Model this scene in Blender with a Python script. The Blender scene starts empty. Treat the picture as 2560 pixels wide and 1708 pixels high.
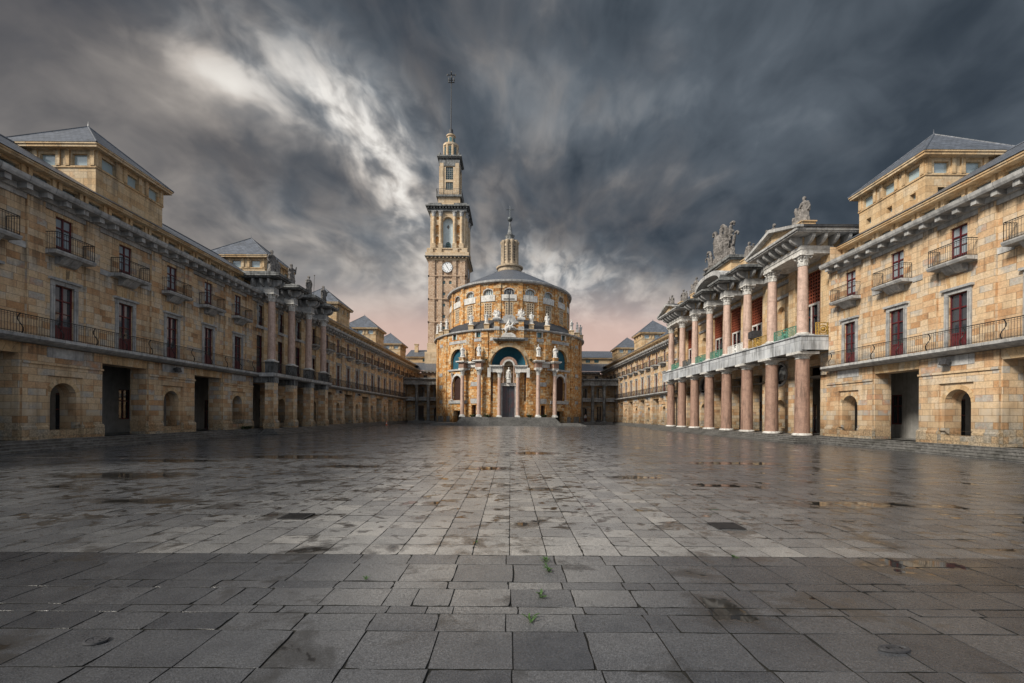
import bpy, bmesh, math, random
from math import sin, cos, pi, radians, sqrt, atan2, asin
from mathutils import Vector, Matrix
random.seed(7)
C = bpy.context.scene.collection
scene = bpy.context.scene

# ------------------------------------------------------------------ mesh builder
class MB:
    def __init__(s, sx=1, off=(0, 0, 0)):
        s.v = []; s.f = []; s.uv = []; s.sm = []; s.sx = sx; s.off = off
    def vert(s, p):
        s.v.append((s.sx*(p[0]) + s.off[0], p[1]+s.off[1], p[2]+s.off[2])); return len(s.v)-1
    def poly(s, pts, uv=None, smooth=False):
        idx = [s.vert(p) for p in pts]
        s.face(idx, uv, smooth)
    def face(s, idx, uv=None, smooth=False):
        s.f.append(idx)
        if uv is None:
            P = [s.v[i] for i in idx]
            n = Vector((0, 0, 0))
            for i in range(len(P)):
                a = P[i]; b = P[(i+1) % len(P)]
                n += Vector(((a[1]-b[1])*(a[2]+b[2]), (a[2]-b[2])*(a[0]+b[0]), (a[0]-b[0])*(a[1]+b[1])))
            ax, ay, az = abs(n.x), abs(n.y), abs(n.z)
            if az > 1.4*max(ax, ay): uv = [(p[0], p[1]) for p in P]
            elif ax > ay: uv = [(p[1], p[2]) for p in P]
            else: uv = [(p[0], p[2]) for p in P]
        s.uv.extend(uv); s.sm.append(smooth)
    def box(s, x0, x1, y0, y1, z0, z1, uv=None):
        c = [(x0,y0,z0),(x1,y0,z0),(x1,y1,z0),(x0,y1,z0),(x0,y0,z1),(x1,y0,z1),(x1,y1,z1),(x0,y1,z1)]
        b = [s.vert(p) for p in c]
        for q in ((0,3,2,1),(4,5,6,7),(0,1,5,4),(1,2,6,5),(2,3,7,6),(3,0,4,7)):
            s.face([b[i] for i in q], None if uv is None else [uv]*4)
    def prism(s, poly, a0, a1, axis='y', uv=None):
        """extrude 2D polygon. axis y: poly=(x,z); axis x: poly=(y,z); axis z: poly=(x,y)"""
        def P(p, a):
            return (p[0], a, p[1]) if axis == 'y' else ((a, p[0], p[1]) if axis == 'x' else (p[0], p[1], a))
        n = len(poly)
        A = [s.vert(P(p, a0)) for p in poly]; B = [s.vert(P(p, a1)) for p in poly]
        cu = lambda k: None if uv is None else [uv]*k
        s.face(A[::-1], cu(n)); s.face(B, cu(n))
        for i in range(n):
            j = (i+1) % n
            s.face([A[i], A[j], B[j], B[i]], cu(4))
    def lathe(s, prof, cx, cy, n=16, a0=0, a1=2*pi, smooth=True, ex=1, ey=1, wob=None):
        full = abs(a1-a0-2*pi) < 1e-6
        m = n if full else n+1
        rings = []
        for (r, z) in prof:
            ring = []
            for i in range(m):
                a = a0+(a1-a0)*i/n
                rr = r if wob is None else r*wob(a, z)
                ring.append(s.vert((cx+rr*cos(a)*ex, cy+rr*sin(a)*ey, z)))
            rings.append(ring)
        for k in range(len(prof)-1):
            r = max(prof[k][0], prof[k+1][0])
            for i in range(n):
                j = (i+1) % m
                u0 = (a0+(a1-a0)*i/n)*r; u1 = (a0+(a1-a0)*(i+1)/n)*r
                s.face([rings[k][i], rings[k][j], rings[k+1][j], rings[k+1][i]],
                       [(u0, prof[k][1]), (u1, prof[k][1]), (u1, prof[k+1][1]), (u0, prof[k+1][1])], smooth)
        if full:
            if prof[0][0] > 1e-4: s.face(rings[0][::-1])
            if prof[-1][0] > 1e-4: s.face(rings[-1])
    def tube(s, pts, r, n=6, r1=None, smooth=True):
        pts = [Vector(p) for p in pts]; rings = []
        N = len(pts)
        for i, p in enumerate(pts):
            t = (pts[min(i+1, N-1)]-pts[max(i-1, 0)])
            if t.length < 1e-9: t = Vector((0, 0, 1))
            t.normalize()
            a = Vector((0, 0, 1)) if abs(t.z) < .9 else Vector((1, 0, 0))
            e1 = t.cross(a).normalized(); e2 = t.cross(e1)
            rr = r if r1 is None else r+(r1-r)*i/(N-1)
            rings.append([s.vert(p+e1*rr*cos(2*pi*k/n)+e2*rr*sin(2*pi*k/n)) for k in range(n)])
        for i in range(N-1):
            for k in range(n):
                s.face([rings[i][k], rings[i][(k+1) % n], rings[i+1][(k+1) % n], rings[i+1][k]], None, smooth)
        s.face(rings[0][::-1]); s.face(rings[-1])
    def ball(s, c, r, n=10, ex=1, ey=1, ez=1):
        m = max(5, n//2+1)
        prof = [(r*sin(pi*i/m), c[2]-r*ez*cos(pi*i/m)) for i in range(m+1)]
        prof[0] = (1e-3*r, prof[0][1]); prof[-1] = (1e-3*r, prof[-1][1])
        s.lathe(prof, c[0], c[1], n, ex=ex, ey=ey)
    def capsule(s, a, b, ra, rb, n=10):
        a = Vector(a); b = Vector(b); d = (b-a); L = d.length
        t = d.normalized() if L > 1e-6 else Vector((0, 0, 1))
        pts = []; rad = []
        for i in range(4):
            f = i/3*pi/2; pts.append(a-t*ra*cos(f)); rad.append(max(ra*sin(f), ra*.02))
        for i in range(4):
            f = i/3*pi/2; pts.append(b+t*rb*sin(f)); rad.append(max(rb*cos(f), rb*.02))
        up = Vector((0, 0, 1)) if abs(t.z) < .9 else Vector((1, 0, 0))
        e1 = t.cross(up).normalized(); e2 = t.cross(e1)
        R = [[s.vert(p+e1*r*cos(2*pi*k/n)+e2*r*sin(2*pi*k/n)) for k in range(n)] for p, r in zip(pts, rad)]
        for i in range(len(R)-1):
            for k in range(n):
                s.face([R[i][k], R[i][(k+1) % n], R[i+1][(k+1) % n], R[i+1][k]], None, True)
        s.face(R[0][::-1]); s.face(R[-1])
    def mesh(s, name, recalc=True):
        me = bpy.data.meshes.new(name)
        me.from_pydata(s.v, [], s.f)
        uvl = me.uv_layers.new(name='UVMap')
        flat = [c for p in s.uv for c in p]
        uvl.data.foreach_set('uv', flat)
        me.polygons.foreach_set('use_smooth', s.sm)
        if recalc:
            bm = bmesh.new(); bm.from_mesh(me)
            bmesh.ops.recalc_face_normals(bm, faces=bm.faces)
            bm.to_mesh(me); bm.free()
        me.update()
        if any(s.sm): me.set_sharp_from_angle(angle=radians(42))
        return me
    def build(s, name, mat, parent=None, loc=None, recalc=True):
        me = s.mesh(name, recalc)
        me.materials.append(mat)
        return link(name, me, parent, loc)

def split_build(mb, name, mat, parent=None, eps=.06):
    """one object per cluster of touching pieces"""
    par = {}
    def find(a):
        while par[a] != a: par[a] = par[par[a]]; a = par[a]
        return a
    key = {}; fk = []
    for f in mb.f:
        ks = []
        for i in f:
            p = mb.v[i]; k = (round(p[0], 2), round(p[1], 2), round(p[2], 2)); par.setdefault(k, k); ks.append(k)
        for k in ks[1:]: par[find(k)] = find(ks[0])
        fk.append(ks[0])
    box = {}
    for f, k in zip(mb.f, fk):
        r = find(k); b = box.setdefault(r, [1e9]*3+[-1e9]*3)
        for i in f:
            for a in range(3):
                b[a] = min(b[a], mb.v[i][a]); b[3+a] = max(b[3+a], mb.v[i][a])
    rs = list(box); p2_ = {r: r for r in rs}
    def f2(a):
        while p2_[a] != a: p2_[a] = p2_[p2_[a]]; a = p2_[a]
        return a
    order = sorted(rs, key=lambda r: box[r][1])
    for i, a in enumerate(order):
        A = box[a]
        for b in order[i+1:]:
            B = box[b]
            if B[1] > A[4]+eps: break
            if all(A[c] <= B[c+3]+eps and B[c] <= A[c+3]+eps for c in range(3)): p2_[f2(a)] = f2(b)
    groups = {}
    uvp = 0
    for f, k, sm in zip(mb.f, fk, mb.sm):
        g = groups.setdefault(f2(find(k)), MB())
        g.face([g.vert(mb.v[i]) for i in f], mb.uv[uvp:uvp+len(f)], sm); uvp += len(f)
    return [g.build(name, mat, parent) for g in groups.values()]

def link(name, me, parent=None, loc=None):
    o = bpy.data.objects.new(name, me); C.objects.link(o)
    if parent is not None: o.parent = parent
    if loc is not None: o.location = loc
    return o
def empty(name, loc=(0, 0, 0), label=None, cat=None, group=None):
    o = bpy.data.objects.new(name, None); C.objects.link(o); o.location = loc
    o.empty_display_size = .3
    return tag(o, label, cat, group)
def tag(o, label=None, cat=None, group=None, kind=None):
    if label: o['label'] = label
    if cat: o['category'] = cat
    if group: o['group'] = group
    if kind: o['kind'] = kind
    return o
def dup(o, parent, loc=None):
    c = o.copy(); C.objects.link(c); c.parent = parent
    if loc is not None: c.location = loc
    for ch in KIDS.get(o, []):
        d = ch.copy(); C.objects.link(d); d.parent = c
    return c
KIDS = {}
def kid(p, c): KIDS.setdefault(p, []).append(c); return c

# wall sheet with openings ------------------------------------------------
def wall(mb, fmap, u0, u1, z0, z1, ops=(), depth=.35, step=None):
    """openings: dict(u, w, z0, z1, kind='rect'|'arch'|'round', d)"""
    br = {u0, u1}
    for o in ops:
        a, b = o['u']-o['w']/2, o['u']+o['w']/2
        br |= {a, b}
        if o.get('kind', 'rect') != 'rect':
            for i in range(1, 12): br.add(o['u']-o['w']/2*cos(pi*i/12))
    br = sorted(x for x in br if u0-1e-6 <= x <= u1+1e-6)
    out = [br[0]]
    for x in br[1:]:
        if x-out[-1] < 1e-5: continue
        if step:
            k = int(math.ceil((x-out[-1])/step)); a = out[-1]
            for i in range(1, k): out.append(a+(x-a)*i/k)
        out.append(x)
    br = out
    def lo(o, u):
        if o.get('kind') == 'round':
            r = o['w']/2; return (o['z0']+o['z1'])/2-sqrt(max(r*r-(u-o['u'])**2, 0))
        return o['z0']
    def hi(o, u):
        k = o.get('kind', 'rect'); r = o['w']/2
        if k == 'rect': return o['z1']
        h = sqrt(max(r*r-(u-o['u'])**2, 0))
        return (o['z0']+o['z1'])/2+h if k == 'round' else o['z1']-r+h
    for a, b in zip(br[:-1], br[1:]):
        m = (a+b)/2
        here = sorted([o for o in ops if abs(m-o['u']) < o['w']/2], key=lambda o: o['z0'])
        ca = cb = z0
        for o in here:
            la, lb, ha, hb = lo(o, a), lo(o, b), hi(o, a), hi(o, b)
            if la > ca+1e-4 or lb > cb+1e-4:
                mb.poly([fmap(a, 0, ca), fmap(b, 0, cb), fmap(b, 0, lb), fmap(a, 0, la)],
                        [(a, ca), (b, cb), (b, lb), (a, la)])
            d = o.get('d', depth)
            mb.poly([fmap(a, 0, ha), fmap(b, 0, hb), fmap(b, d, hb), fmap(a, d, ha)], [(a, 0), (b, 0), (b, d), (a, d)])
            mb.poly([fmap(a, 0, la), fmap(b, 0, lb), fmap(b, d, lb), fmap(a, d, la)], [(a, 0), (b, 0), (b, d), (a, d)])
            ca, cb = ha, hb
        if z1 > ca+1e-4 or z1 > cb+1e-4:
            mb.poly([fmap(a, 0, ca), fmap(b, 0, cb), fmap(b, 0, z1), fmap(a, 0, z1)], [(a, ca), (b, cb), (b, z1), (a, z1)])
    for o in ops:
        d = o.get('d', depth)
        if o.get('kind') == 'round': continue
        for u in (o['u']-o['w']/2, o['u']+o['w']/2):
            zl, zh = lo(o, u), hi(o, u)
            mb.poly([fmap(u, 0, zl), fmap(u, d, zl), fmap(u, d, zh), fmap(u, 0, zh)], [(u, zl), (u+d, zl), (u+d, zh), (u, zh)])

def ring_stones(mb, fmap, u, zc, r0, r1, proud, n, a0=0, a1=pi, gap=.012):
    for i in range(n):
        b0 = a0+(a1-a0)*i/n+gap/r1; b1 = a0+(a1-a0)*(i+1)/n-gap/r1
        P = [(u+r*cos(b), zc+r*sin(b)) for r, b in ((r0, b0), (r1, b0), (r1, b1), (r0, b1))]
        cu = (random.random()*50, random.random()*50)
        F = [fmap(p[0], -proud, p[1]) for p in P]; B = [fmap(p[0], .02, p[1]) for p in P]
        mb.poly(F, [cu]*4)
        for k in range(4):
            j = (k+1) % 4
            mb.poly([F[k], F[j], B[j], B[k]], [cu]*4)
def lintel_stones(mb, fmap, u, w, z0, z1, proud, n):
    for i in range(n):
        f0 = -.5+i/n; f1 = -.5+(i+1)/n
        g = .008
        P = [(u+f0*w+g, z0), (u+f1*w-g, z0), (u+f1*w*1.22-g, z1), (u+f0*w*1.22+g, z1)]
        cu = (random.random()*50, random.random()*50)
        F = [fmap(p[0], -proud, p[1]) for p in P]; B = [fmap(p[0], .02, p[1]) for p in P]
        mb.poly(F, [cu]*4)
        for k in range(4):
            j = (k+1) % 4
            mb.poly([F[k], F[j], B[j], B[k]], [cu]*4)

# ------------------------------------------------------------------ node DSL
class NT:
    def __init__(s, nt): s.nt = nt; s.n = nt.nodes; s.l = nt.links
    def node(s, t, **k):
        nd = s.n.new(t)
        for a, b in k.items(): setattr(nd, a, b)
        return nd
    def put(s, sock, v):
        if isinstance(v, bpy.types.NodeSocket): s.l.new(v, sock)
        elif v is not None:
            try: sock.default_value = v
            except Exception: sock.default_value = (v[0], v[1], v[2], 1) if hasattr(v, '__len__') else (v, v, v, 1)
    def m(s, op, a, b=None, c=None, clamp=False):
        nd = s.node('ShaderNodeMath', operation=op, use_clamp=clamp)
        s.put(nd.inputs[0], a); s.put(nd.inputs[1], b)
        if c is not None: s.put(nd.inputs[2], c)
        return nd.outputs[0]
    def add(s, a, b): return s.m('ADD', a, b)
    def sub(s, a, b): return s.m('SUBTRACT', a, b)
    def mul(s, a, b): return s.m('MULTIPLY', a, b)
    def smooth(s, x, a, b, o0=0., o1=1.):
        nd = s.node('ShaderNodeMapRange', interpolation_type='SMOOTHSTEP')
        s.put(nd.inputs[0], x); nd.inputs[1].default_value = a; nd.inputs[2].default_value = b
        nd.inputs[3].default_value = o0; nd.inputs[4].default_value = o1
        return nd.outputs[0]
    def mix(s, f, a, b, mode='MIX'):
        nd = s.node('ShaderNodeMix', data_type='RGBA', blend_type=mode)
        s.put(nd.inputs[0], f); s.put(nd.inputs[6], a); s.put(nd.inputs[7], b)
        return nd.outputs[2]
    def ramp(s, f, stops, mode='LINEAR'):
        nd = s.node('ShaderNodeValToRGB'); r = nd.color_ramp; r.interpolation = mode
        while len(r.elements) < len(stops): r.elements.new(.5)
        for e, (p, c) in zip(r.elements, stops):
            e.position = p; e.color = (c[0], c[1], c[2], 1)
        s.put(nd.inputs[0], f); return nd.outputs[0]
    def noise(s, vec, scale, detail=4, rough=.55, dist=0.):
        nd = s.node('ShaderNodeTexNoise')
        if vec is not None: s.l.new(vec, nd.inputs['Vector'])
        nd.inputs['Scale'].default_value = scale; nd.inputs['Detail'].default_value = detail
        nd.inputs['Roughness'].default_value = rough; nd.inputs['Distortion'].default_value = dist
        return nd.outputs['Fac']
    def scale(s, vec, v):
        nd = s.node('ShaderNodeVectorMath', operation='MULTIPLY'); s.l.new(vec, nd.inputs[0]); nd.inputs[1].default_value = v
        return nd.outputs[0]
    def comb(s, x, y, z):
        nd = s.node('ShaderNodeCombineXYZ'); s.put(nd.inputs[0], x); s.put(nd.inputs[1], y); s.put(nd.inputs[2], z); return nd.outputs[0]
    def sep(s, v):
        nd = s.node('ShaderNodeSeparateXYZ'); s.l.new(v, nd.inputs[0]); return nd.outputs
    def pos(s): return s.node('ShaderNodeNewGeometry').outputs['Position']
    def uv(s): return s.node('ShaderNodeUVMap').outputs[0]
    def bump(s, h, strength=.4, dist=.02, nrm=None):
        nd = s.node('ShaderNodeBump'); s.put(nd.inputs['Height'], h)
        nd.inputs['Strength'].default_value = strength; nd.inputs['Distance'].default_value = dist
        if nrm is not None: s.l.new(nrm, nd.inputs['Normal'])
        return nd.outputs[0]
    def brick(s, vec, w, h, mort, offset=.5, smooth=.1, squash=1., freq=2):
        nd = s.node('ShaderNodeTexBrick'); s.l.new(vec, nd.inputs['Vector'])
        nd.offset = offset; nd.squash = squash; nd.squash_frequency = freq
        nd.inputs['Color1'].default_value = (0, 0, 0, 1); nd.inputs['Color2'].default_value = (1, 1, 1, 1)
        nd.inputs['Mortar'].default_value = (.5, .5, .5, 1)
        nd.inputs['Scale'].default_value = 1; nd.inputs['Mortar Size'].default_value = mort
        nd.inputs['Mortar Smooth'].default_value = smooth; nd.inputs['Brick Width'].default_value = w
        nd.inputs['Row Height'].default_value = h
        return nd.outputs['Color'], nd.outputs['Fac']

def material(name):
    m = bpy.data.materials.new(name); m.use_nodes = True
    nt = NT(m.node_tree); b = m.node_tree.nodes['Principled BSDF']
    return m, nt, b

def stone(name, pal, bw, bh, mort=.012, mcol=(.10, .08, .06), bump=.5, grime=.55, rough=.85, wob=.02, moss=True, tint=None, chaos=0):
    m, t, b = material(name)
    P = t.pos(); uv = t.uv()
    # slightly irregular joints
    nd = t.node('ShaderNodeTexNoise'); t.l.new(P, nd.inputs['Vector']); nd.inputs['Scale'].default_value = 1.6; nd.inputs['Detail'].default_value = 3
    va = t.node('ShaderNodeVectorMath', operation='MULTIPLY_ADD'); t.l.new(nd.outputs['Color'], va.inputs[0])
    va.inputs[1].default_value = (wob, wob, 0); t.l.new(uv, va.inputs[2])
    vec = va.outputs[0]
    col, fac = t.brick(vec, bw, bh, mort, smooth=.25, squash=.72, freq=3)
    if chaos:
        c2, f2 = t.brick(vec, bw*1.7, bh*2, mort, smooth=.25, offset=.37)
        pick = t.smooth(t.noise(P, .9, 2), .5, .52)
        col = t.mix(pick, col, c2); fac = t.mix(pick, fac, f2)
    n1 = t.noise(P, 1.1, 4); n2 = t.noise(P, 9, 5, .65); n3 = t.noise(P, .22, 4, .6)
    v = t.add(t.add(t.mul(col, .8), .1), t.mul(t.sub(n1, .5), .75))
    v = t.m('ADD', v, t.mul(t.sub(n3, .5), .5), clamp=True)
    c = t.ramp(v, pal)
    c = t.mix(.55, c, t.ramp(n2, [(.25, (.42, .42, .42)), (.5, (.9, .9, .9)), (.75, (1.35, 1.3, 1.25))]), 'MULTIPLY')
    # rain streaks and soot
    st = t.noise(t.scale(P, (2.6, 2.6, .22)), 1.0, 5, .65)
    big = t.noise(P, .35, 3)
    g = t.mul(t.smooth(t.add(t.mul(st, .6), t.mul(big, .5)), .52, .76), grime)
    c = t.mix(g, c, (.075, .068, .058, 1))
    if moss:
        z = t.sep(P)[2]
        run = t.noise(t.scale(P, (5.5, 5.5, .12)), 1.0, 4, .6)
        bands = None
        for zt_, ln in ((13.2, 1.3), (5.6, 1.0), (10.45, 1.2), (18.6, 1.6), (16.6, 1.6), (28.7, 1.6), (25.0, 1.6)):
            q = t.mul(t.smooth(z, zt_-ln, zt_), t.m('LESS_THAN', z, zt_)); bands = q if bands is None else t.m('MAXIMUM', bands, q)
        c = t.mix(t.mul(t.mul(bands, t.smooth(run, .44, .62)), .62), c, (.07, .062, .052, 1))
        mm = t.mul(t.smooth(t.add(z, t.mul(t.sub(n1, .5), 2.4)), 3.2, .5), t.smooth(n2, .3, .62))
        c = t.mix(t.mul(mm, .75), c, (.05, .048, .03, 1))
    c = t.mix(t.mul(fac, .75), c, mcol+(1,))
    if tint: c = t.mix(1., c, tint+(1,), 'MULTIPLY')
    t.put(b.inputs['Base Color'], c)
    b.inputs['Roughness'].default_value = rough; b.inputs['Specular IOR Level'].default_value = .25
    h = t.add(t.mul(t.sub(1, fac), 1.), t.add(t.mul(n2, .5), t.mul(col, .35)))
    t.put(b.inputs['Normal'], t.bump(h, bump, .03))
    return m

def plain(name, c0, c1, rough=.6, scale=4, streak=0., scol=(.05, .05, .045), bump=.15, metal=0., spec=.3, joint=None, lo=.35, hi=.68):
    m, t, b = material(name)
    P = t.pos()
    n = t.noise(P, scale, 5, .62)
    c = t.ramp(n, [(lo, c0), (hi, c1)])
    if streak:
        st = t.noise(t.scale(P, (3.2, 3.2, .3)), 1.2, 5, .65); bg = t.noise(P, .8, 4)
        c = t.mix(t.mul(t.smooth(t.add(t.mul(st, .6), t.mul(bg, .5)), .5, .68), streak), c, scol+(1,))
    h = n
    if joint:
        col, fac = t.brick(t.uv(), joint[0], joint[1], .012, smooth=.2)
        c = t.mix(.5, c, t.ramp(col, [(0, (.6, .6, .6)), (1, (1.2, 1.2, 1.2))]), 'MULTIPLY')
        c = t.mix(t.mul(fac, .8), c, (c0[0]*.2, c0[1]*.2, c0[2]*.2, 1))
        h = t.sub(n, t.mul(fac, 2))
    t.put(b.inputs['Base Color'], c)
    b.inputs['Roughness'].default_value = rough; b.inputs['Metallic'].default_value = metal
    b.inputs['Specular IOR Level'].default_value = spec
    if bump: t.put(b.inputs['Normal'], t.bump(h, bump, .02))
    return m

M = {}
M['ashlar'] = stone('ashlar_sandstone', [(.0, (.30, .185, .105)), (.13, (.47, .27, .135)), (.32, (.535, .365, .22)), (.55, (.60, .44, .275)), (.75, (.58, .47, .345)), (.88, (.40, .375, .335)), (1, (.48, .28, .17))], .92, .36, .010, bump=.45, grime=.5)
M['ashlar_big'] = stone('smooth_sandstone', [(.0, (.42, .27, .14)), (.3, (.52, .36, .20)), (.6, (.58, .43, .26)), (.85, (.56, .45, .31)), (1, (.52, .31, .15))], 1.1, .42, .008, bump=.3, grime=.6, moss=False)
M['rubble'] = stone('church_rubble_stone', [(.0, (.16, .07, .025)), (.15, (.42, .18, .05)), (.38, (.56, .275, .085)), (.6, (.62, .37, .16)), (.8, (.66, .50, .30)), (.93, (.50, .43, .33)), (1, (.40, .19, .06))], .62, .30, .022, mcol=(.09, .055, .03), bump=.9, grime=.45, wob=.12, chaos=1)
M['towerstone'] = stone('tower_stone', [(.0, (.24, .15, .10)), (.18, (.45, .31, .21)), (.45, (.55, .40, .28)), (.7, (.60, .46, .34)), (1, (.50, .35, .24))], .8, .40, .024, mcol=(.13, .085, .055), bump=.9, grime=.35, wob=.1, moss=False)
M['towerplain'] = stone('tower_smooth_stone', [(.0, (.48, .35, .22)), (.5, (.58, .45, .30)), (1, (.60, .49, .36))], 1.4, .6, .01, bump=.3, grime=.45, moss=False)
M['cream'] = plain('cream_limestone', (.38, .30, .21), (.53, .43, .31), .8, 3, .5, (.12, .10, .08))
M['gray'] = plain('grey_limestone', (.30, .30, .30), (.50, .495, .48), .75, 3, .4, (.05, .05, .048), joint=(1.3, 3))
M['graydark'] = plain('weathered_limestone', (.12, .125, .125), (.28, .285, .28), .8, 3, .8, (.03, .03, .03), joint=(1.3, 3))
M['white'] = plain('pale_marble', (.42, .41, .39), (.72, .705, .67), .6, 5, .5, (.18, .16, .13))
M['statue_dark'] = plain('weathered_statue_stone', (.09, .083, .078), (.27, .25, .232), .9, 6, .7, (.035, .033, .032), bump=.4)
def granite(name, c0, c1, c2, stain, streak):
    m, t, b = material(name); P = t.pos()
    f = t.noise(P, 30, 3, .75); l = t.noise(P, .9, 5, .65); st = t.noise(t.scale(P, (4, 4, .35)), 1.2, 5, .65); k = t.noise(P, 3.5, 5, .6)
    c = t.ramp(f, [(.3, c0), (.5, c1), (.68, c2)])
    c = t.mix(.75, c, t.ramp(t.add(t.mul(l, .6), t.mul(k, .4)), [(.36, (.55, .53, .52)), (.52, (1, 1, 1)), (.66, (1.22, 1.2, 1.18))]), 'MULTIPLY')
    c = t.mix(t.mul(t.smooth(t.add(t.mul(st, .65), t.mul(l, .4)), .5, .66), streak), c, stain+(1,))
    t.put(b.inputs['Base Color'], c); t.put(b.inputs['Roughness'], t.smooth(k, .3, .7, .5, .8)); b.inputs['Specular IOR Level'].default_value = .3
    t.put(b.inputs['Normal'], t.bump(t.add(f, t.mul(k, .8)), .2, .01))
    return m
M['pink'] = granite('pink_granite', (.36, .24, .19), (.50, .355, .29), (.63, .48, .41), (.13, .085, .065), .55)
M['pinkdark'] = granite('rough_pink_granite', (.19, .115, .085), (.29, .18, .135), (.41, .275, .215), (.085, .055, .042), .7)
M['slate'] = plain('blue_grey_slate', (.075, .085, .105), (.135, .15, .18), .42, 2.5, .35, (.05, .05, .045), joint=(.35, .22), spec=.5, bump=.35)
M['slatedark'] = plain('dark_slate', (.035, .037, .042), (.065, .068, .075), .55, 3, .3, (.02, .02, .02), joint=(.4, .25))
M['iron'] = plain('black_iron', (.012, .012, .013), (.03, .028, .027), .5, 8, bump=0)
M['bronze'] = plain('grey_green_metal', (.06, .07, .075), (.12, .135, .14), .45, 6, bump=0, metal=.3)
M['redwood'] = plain('dark_red_paint', (.07, .011, .014), (.115, .018, .022), .4, 6, bump=.05, spec=.45)
M['redlattice'] = plain('rust_red_lattice', (.17, .04, .022), (.26, .07, .035), .6, 6, bump=.05)
M['brown'] = plain('brown_timber', (.045, .024, .02), (.08, .042, .035), .55, 7, bump=.1)
M['door'] = plain('dark_bronze_door', (.022, .025, .032), (.045, .05, .06), .4, 3, .5, (.12, .03, .022), spec=.5)
M['teal'] = plain('teal_plaster', (.012, .075, .115), (.02, .105, .15), .75, 2.5, .3, (.008, .045, .07), bump=.05)
M['plaster'] = plain('grey_plaster', (.22, .215, .20), (.31, .30, .28), .85, 1.5, .4, (.1, .095, .085), bump=.05)
M['paleblue'] = plain('pale_blue_plaster', (.42, .52, .57), (.55, .65, .70), .8, 2, .3, (.25, .3, .33), bump=0)
M['green'] = plain('green_painted_metal', (.05, .16, .115), (.10, .26, .19), .5, 9, .3, (.03, .07, .05), bump=.05)
M['gold'] = plain('ochre_painted_metal', (.28, .17, .035), (.42, .27, .07), .5, 9, .4, (.08, .05, .02), bump=.05)
M['whitepaint'] = plain('white_painted_metal', (.6, .6, .58), (.75, .75, .73), .5, 9, .3, (.3, .28, .25), bump=.05)
M['stepstone'] = plain('dark_step_stone', (.09, .088, .085), (.21, .205, .195), .45, 5, .5, (.03, .032, .025), joint=(1.6, 9), bump=.3)
M['orange'] = plain('orange_plastic', (.6, .10, .03), (.7, .14, .04), .45, 6, bump=0)
M['dial'] = plain('white_enamel', (.74, .75, .76), (.82, .82, .82), .4, 3, bump=0)
M['tealpane'] = plain('green_tinted_glass', (.05, .12, .13), (.12, .24, .25), .15, 3, bump=0, spec=.5)
M['leaf'] = plain('weed_leaf', (.03, .065, .018), (.06, .12, .03), .6, 20, bump=0)
M['shrubleaf'] = plain('dull_shrub_leaf', (.03, .045, .02), (.07, .085, .035), .7, 8, bump=0)
M['cloth'] = plain('pale_jacket_cloth', (.35, .36, .38), (.45, .46, .47), .8, 9, bump=0)
M['skin'] = plain('skin', (.42, .25, .18), (.48, .30, .22), .6, 9, bump=0)
M['lamp'] = plain('dark_lamp_housing', (.03, .03, .032), (.06, .06, .065), .5, 9, bump=0)

def glassmat(name, col, rough=.04, wob=.02):
    m, t, b = material(name)
    P = t.pos()
    t.put(b.inputs['Base Color'], col+(1,)); b.inputs['Roughness'].default_value = rough
    b.inputs['Specular IOR Level'].default_value = .9
    b.inputs['IOR'].default_value = 1.6
    t.put(b.inputs['Normal'], t.bump(t.noise(P, .9, 2), wob, .3))
    return m
M['glass'] = glassmat('dark_window_glass', (.03, .036, .044))
M['reflectionglass'] = glassmat('painted_reflection_glass', (.26, .30, .33), .05)  # pale base colour stands in for bright sky reflected in the panes
M['skyglass'] = glassmat('pale_attic_glass', (.34, .43, .46), .1)
# ------------------------------------------------------------------ shared bits
BAY = 4.05
def yk(k): return 25.45+BAY*k
Z0 = .54
def rail_bars(mb, p0, p1, z0, z1, sp=.14, r=.011, scroll=0, inward=(1, 0)):
    """iron railing between two (x,y) points"""
    a = Vector((p0[0], p0[1])); b = Vector((p1[0], p1[1])); L = (b-a).length; d = (b-a)/L
    n = max(2, int(round(L/sp)))
    for z, rr in ((z1, .024), (z0+.06, .014), (z1-.1, .01)):
        mb.tube([(a.x, a.y, z), (b.x, b.y, z)], rr, 5)
    for i in range(n+1):
        p = a+d*L*i/n
        mb.tube([(p.x, p.y, z0), (p.x, p.y, z1)], .022 if i in (0, n) else r, 4, smooth=False)
    if scroll:
        m = max(1, int(round(L/scroll))); nx, ny = inward
        for i in range(m):
            p = a+d*L*(i+.5)/m
            pts = []
            for j in range(9):
                t = j/8
                o = .10*sin(t*2*pi)+.03
                q = .12*cos(t*pi*1.5)
                pts.append((p.x-nx*o+d.x*q*.5, p.y-ny*o+d.y*q*.5, z0+.02+(z1-z0)*t))
            mb.tube(pts, .028, 5)

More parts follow.
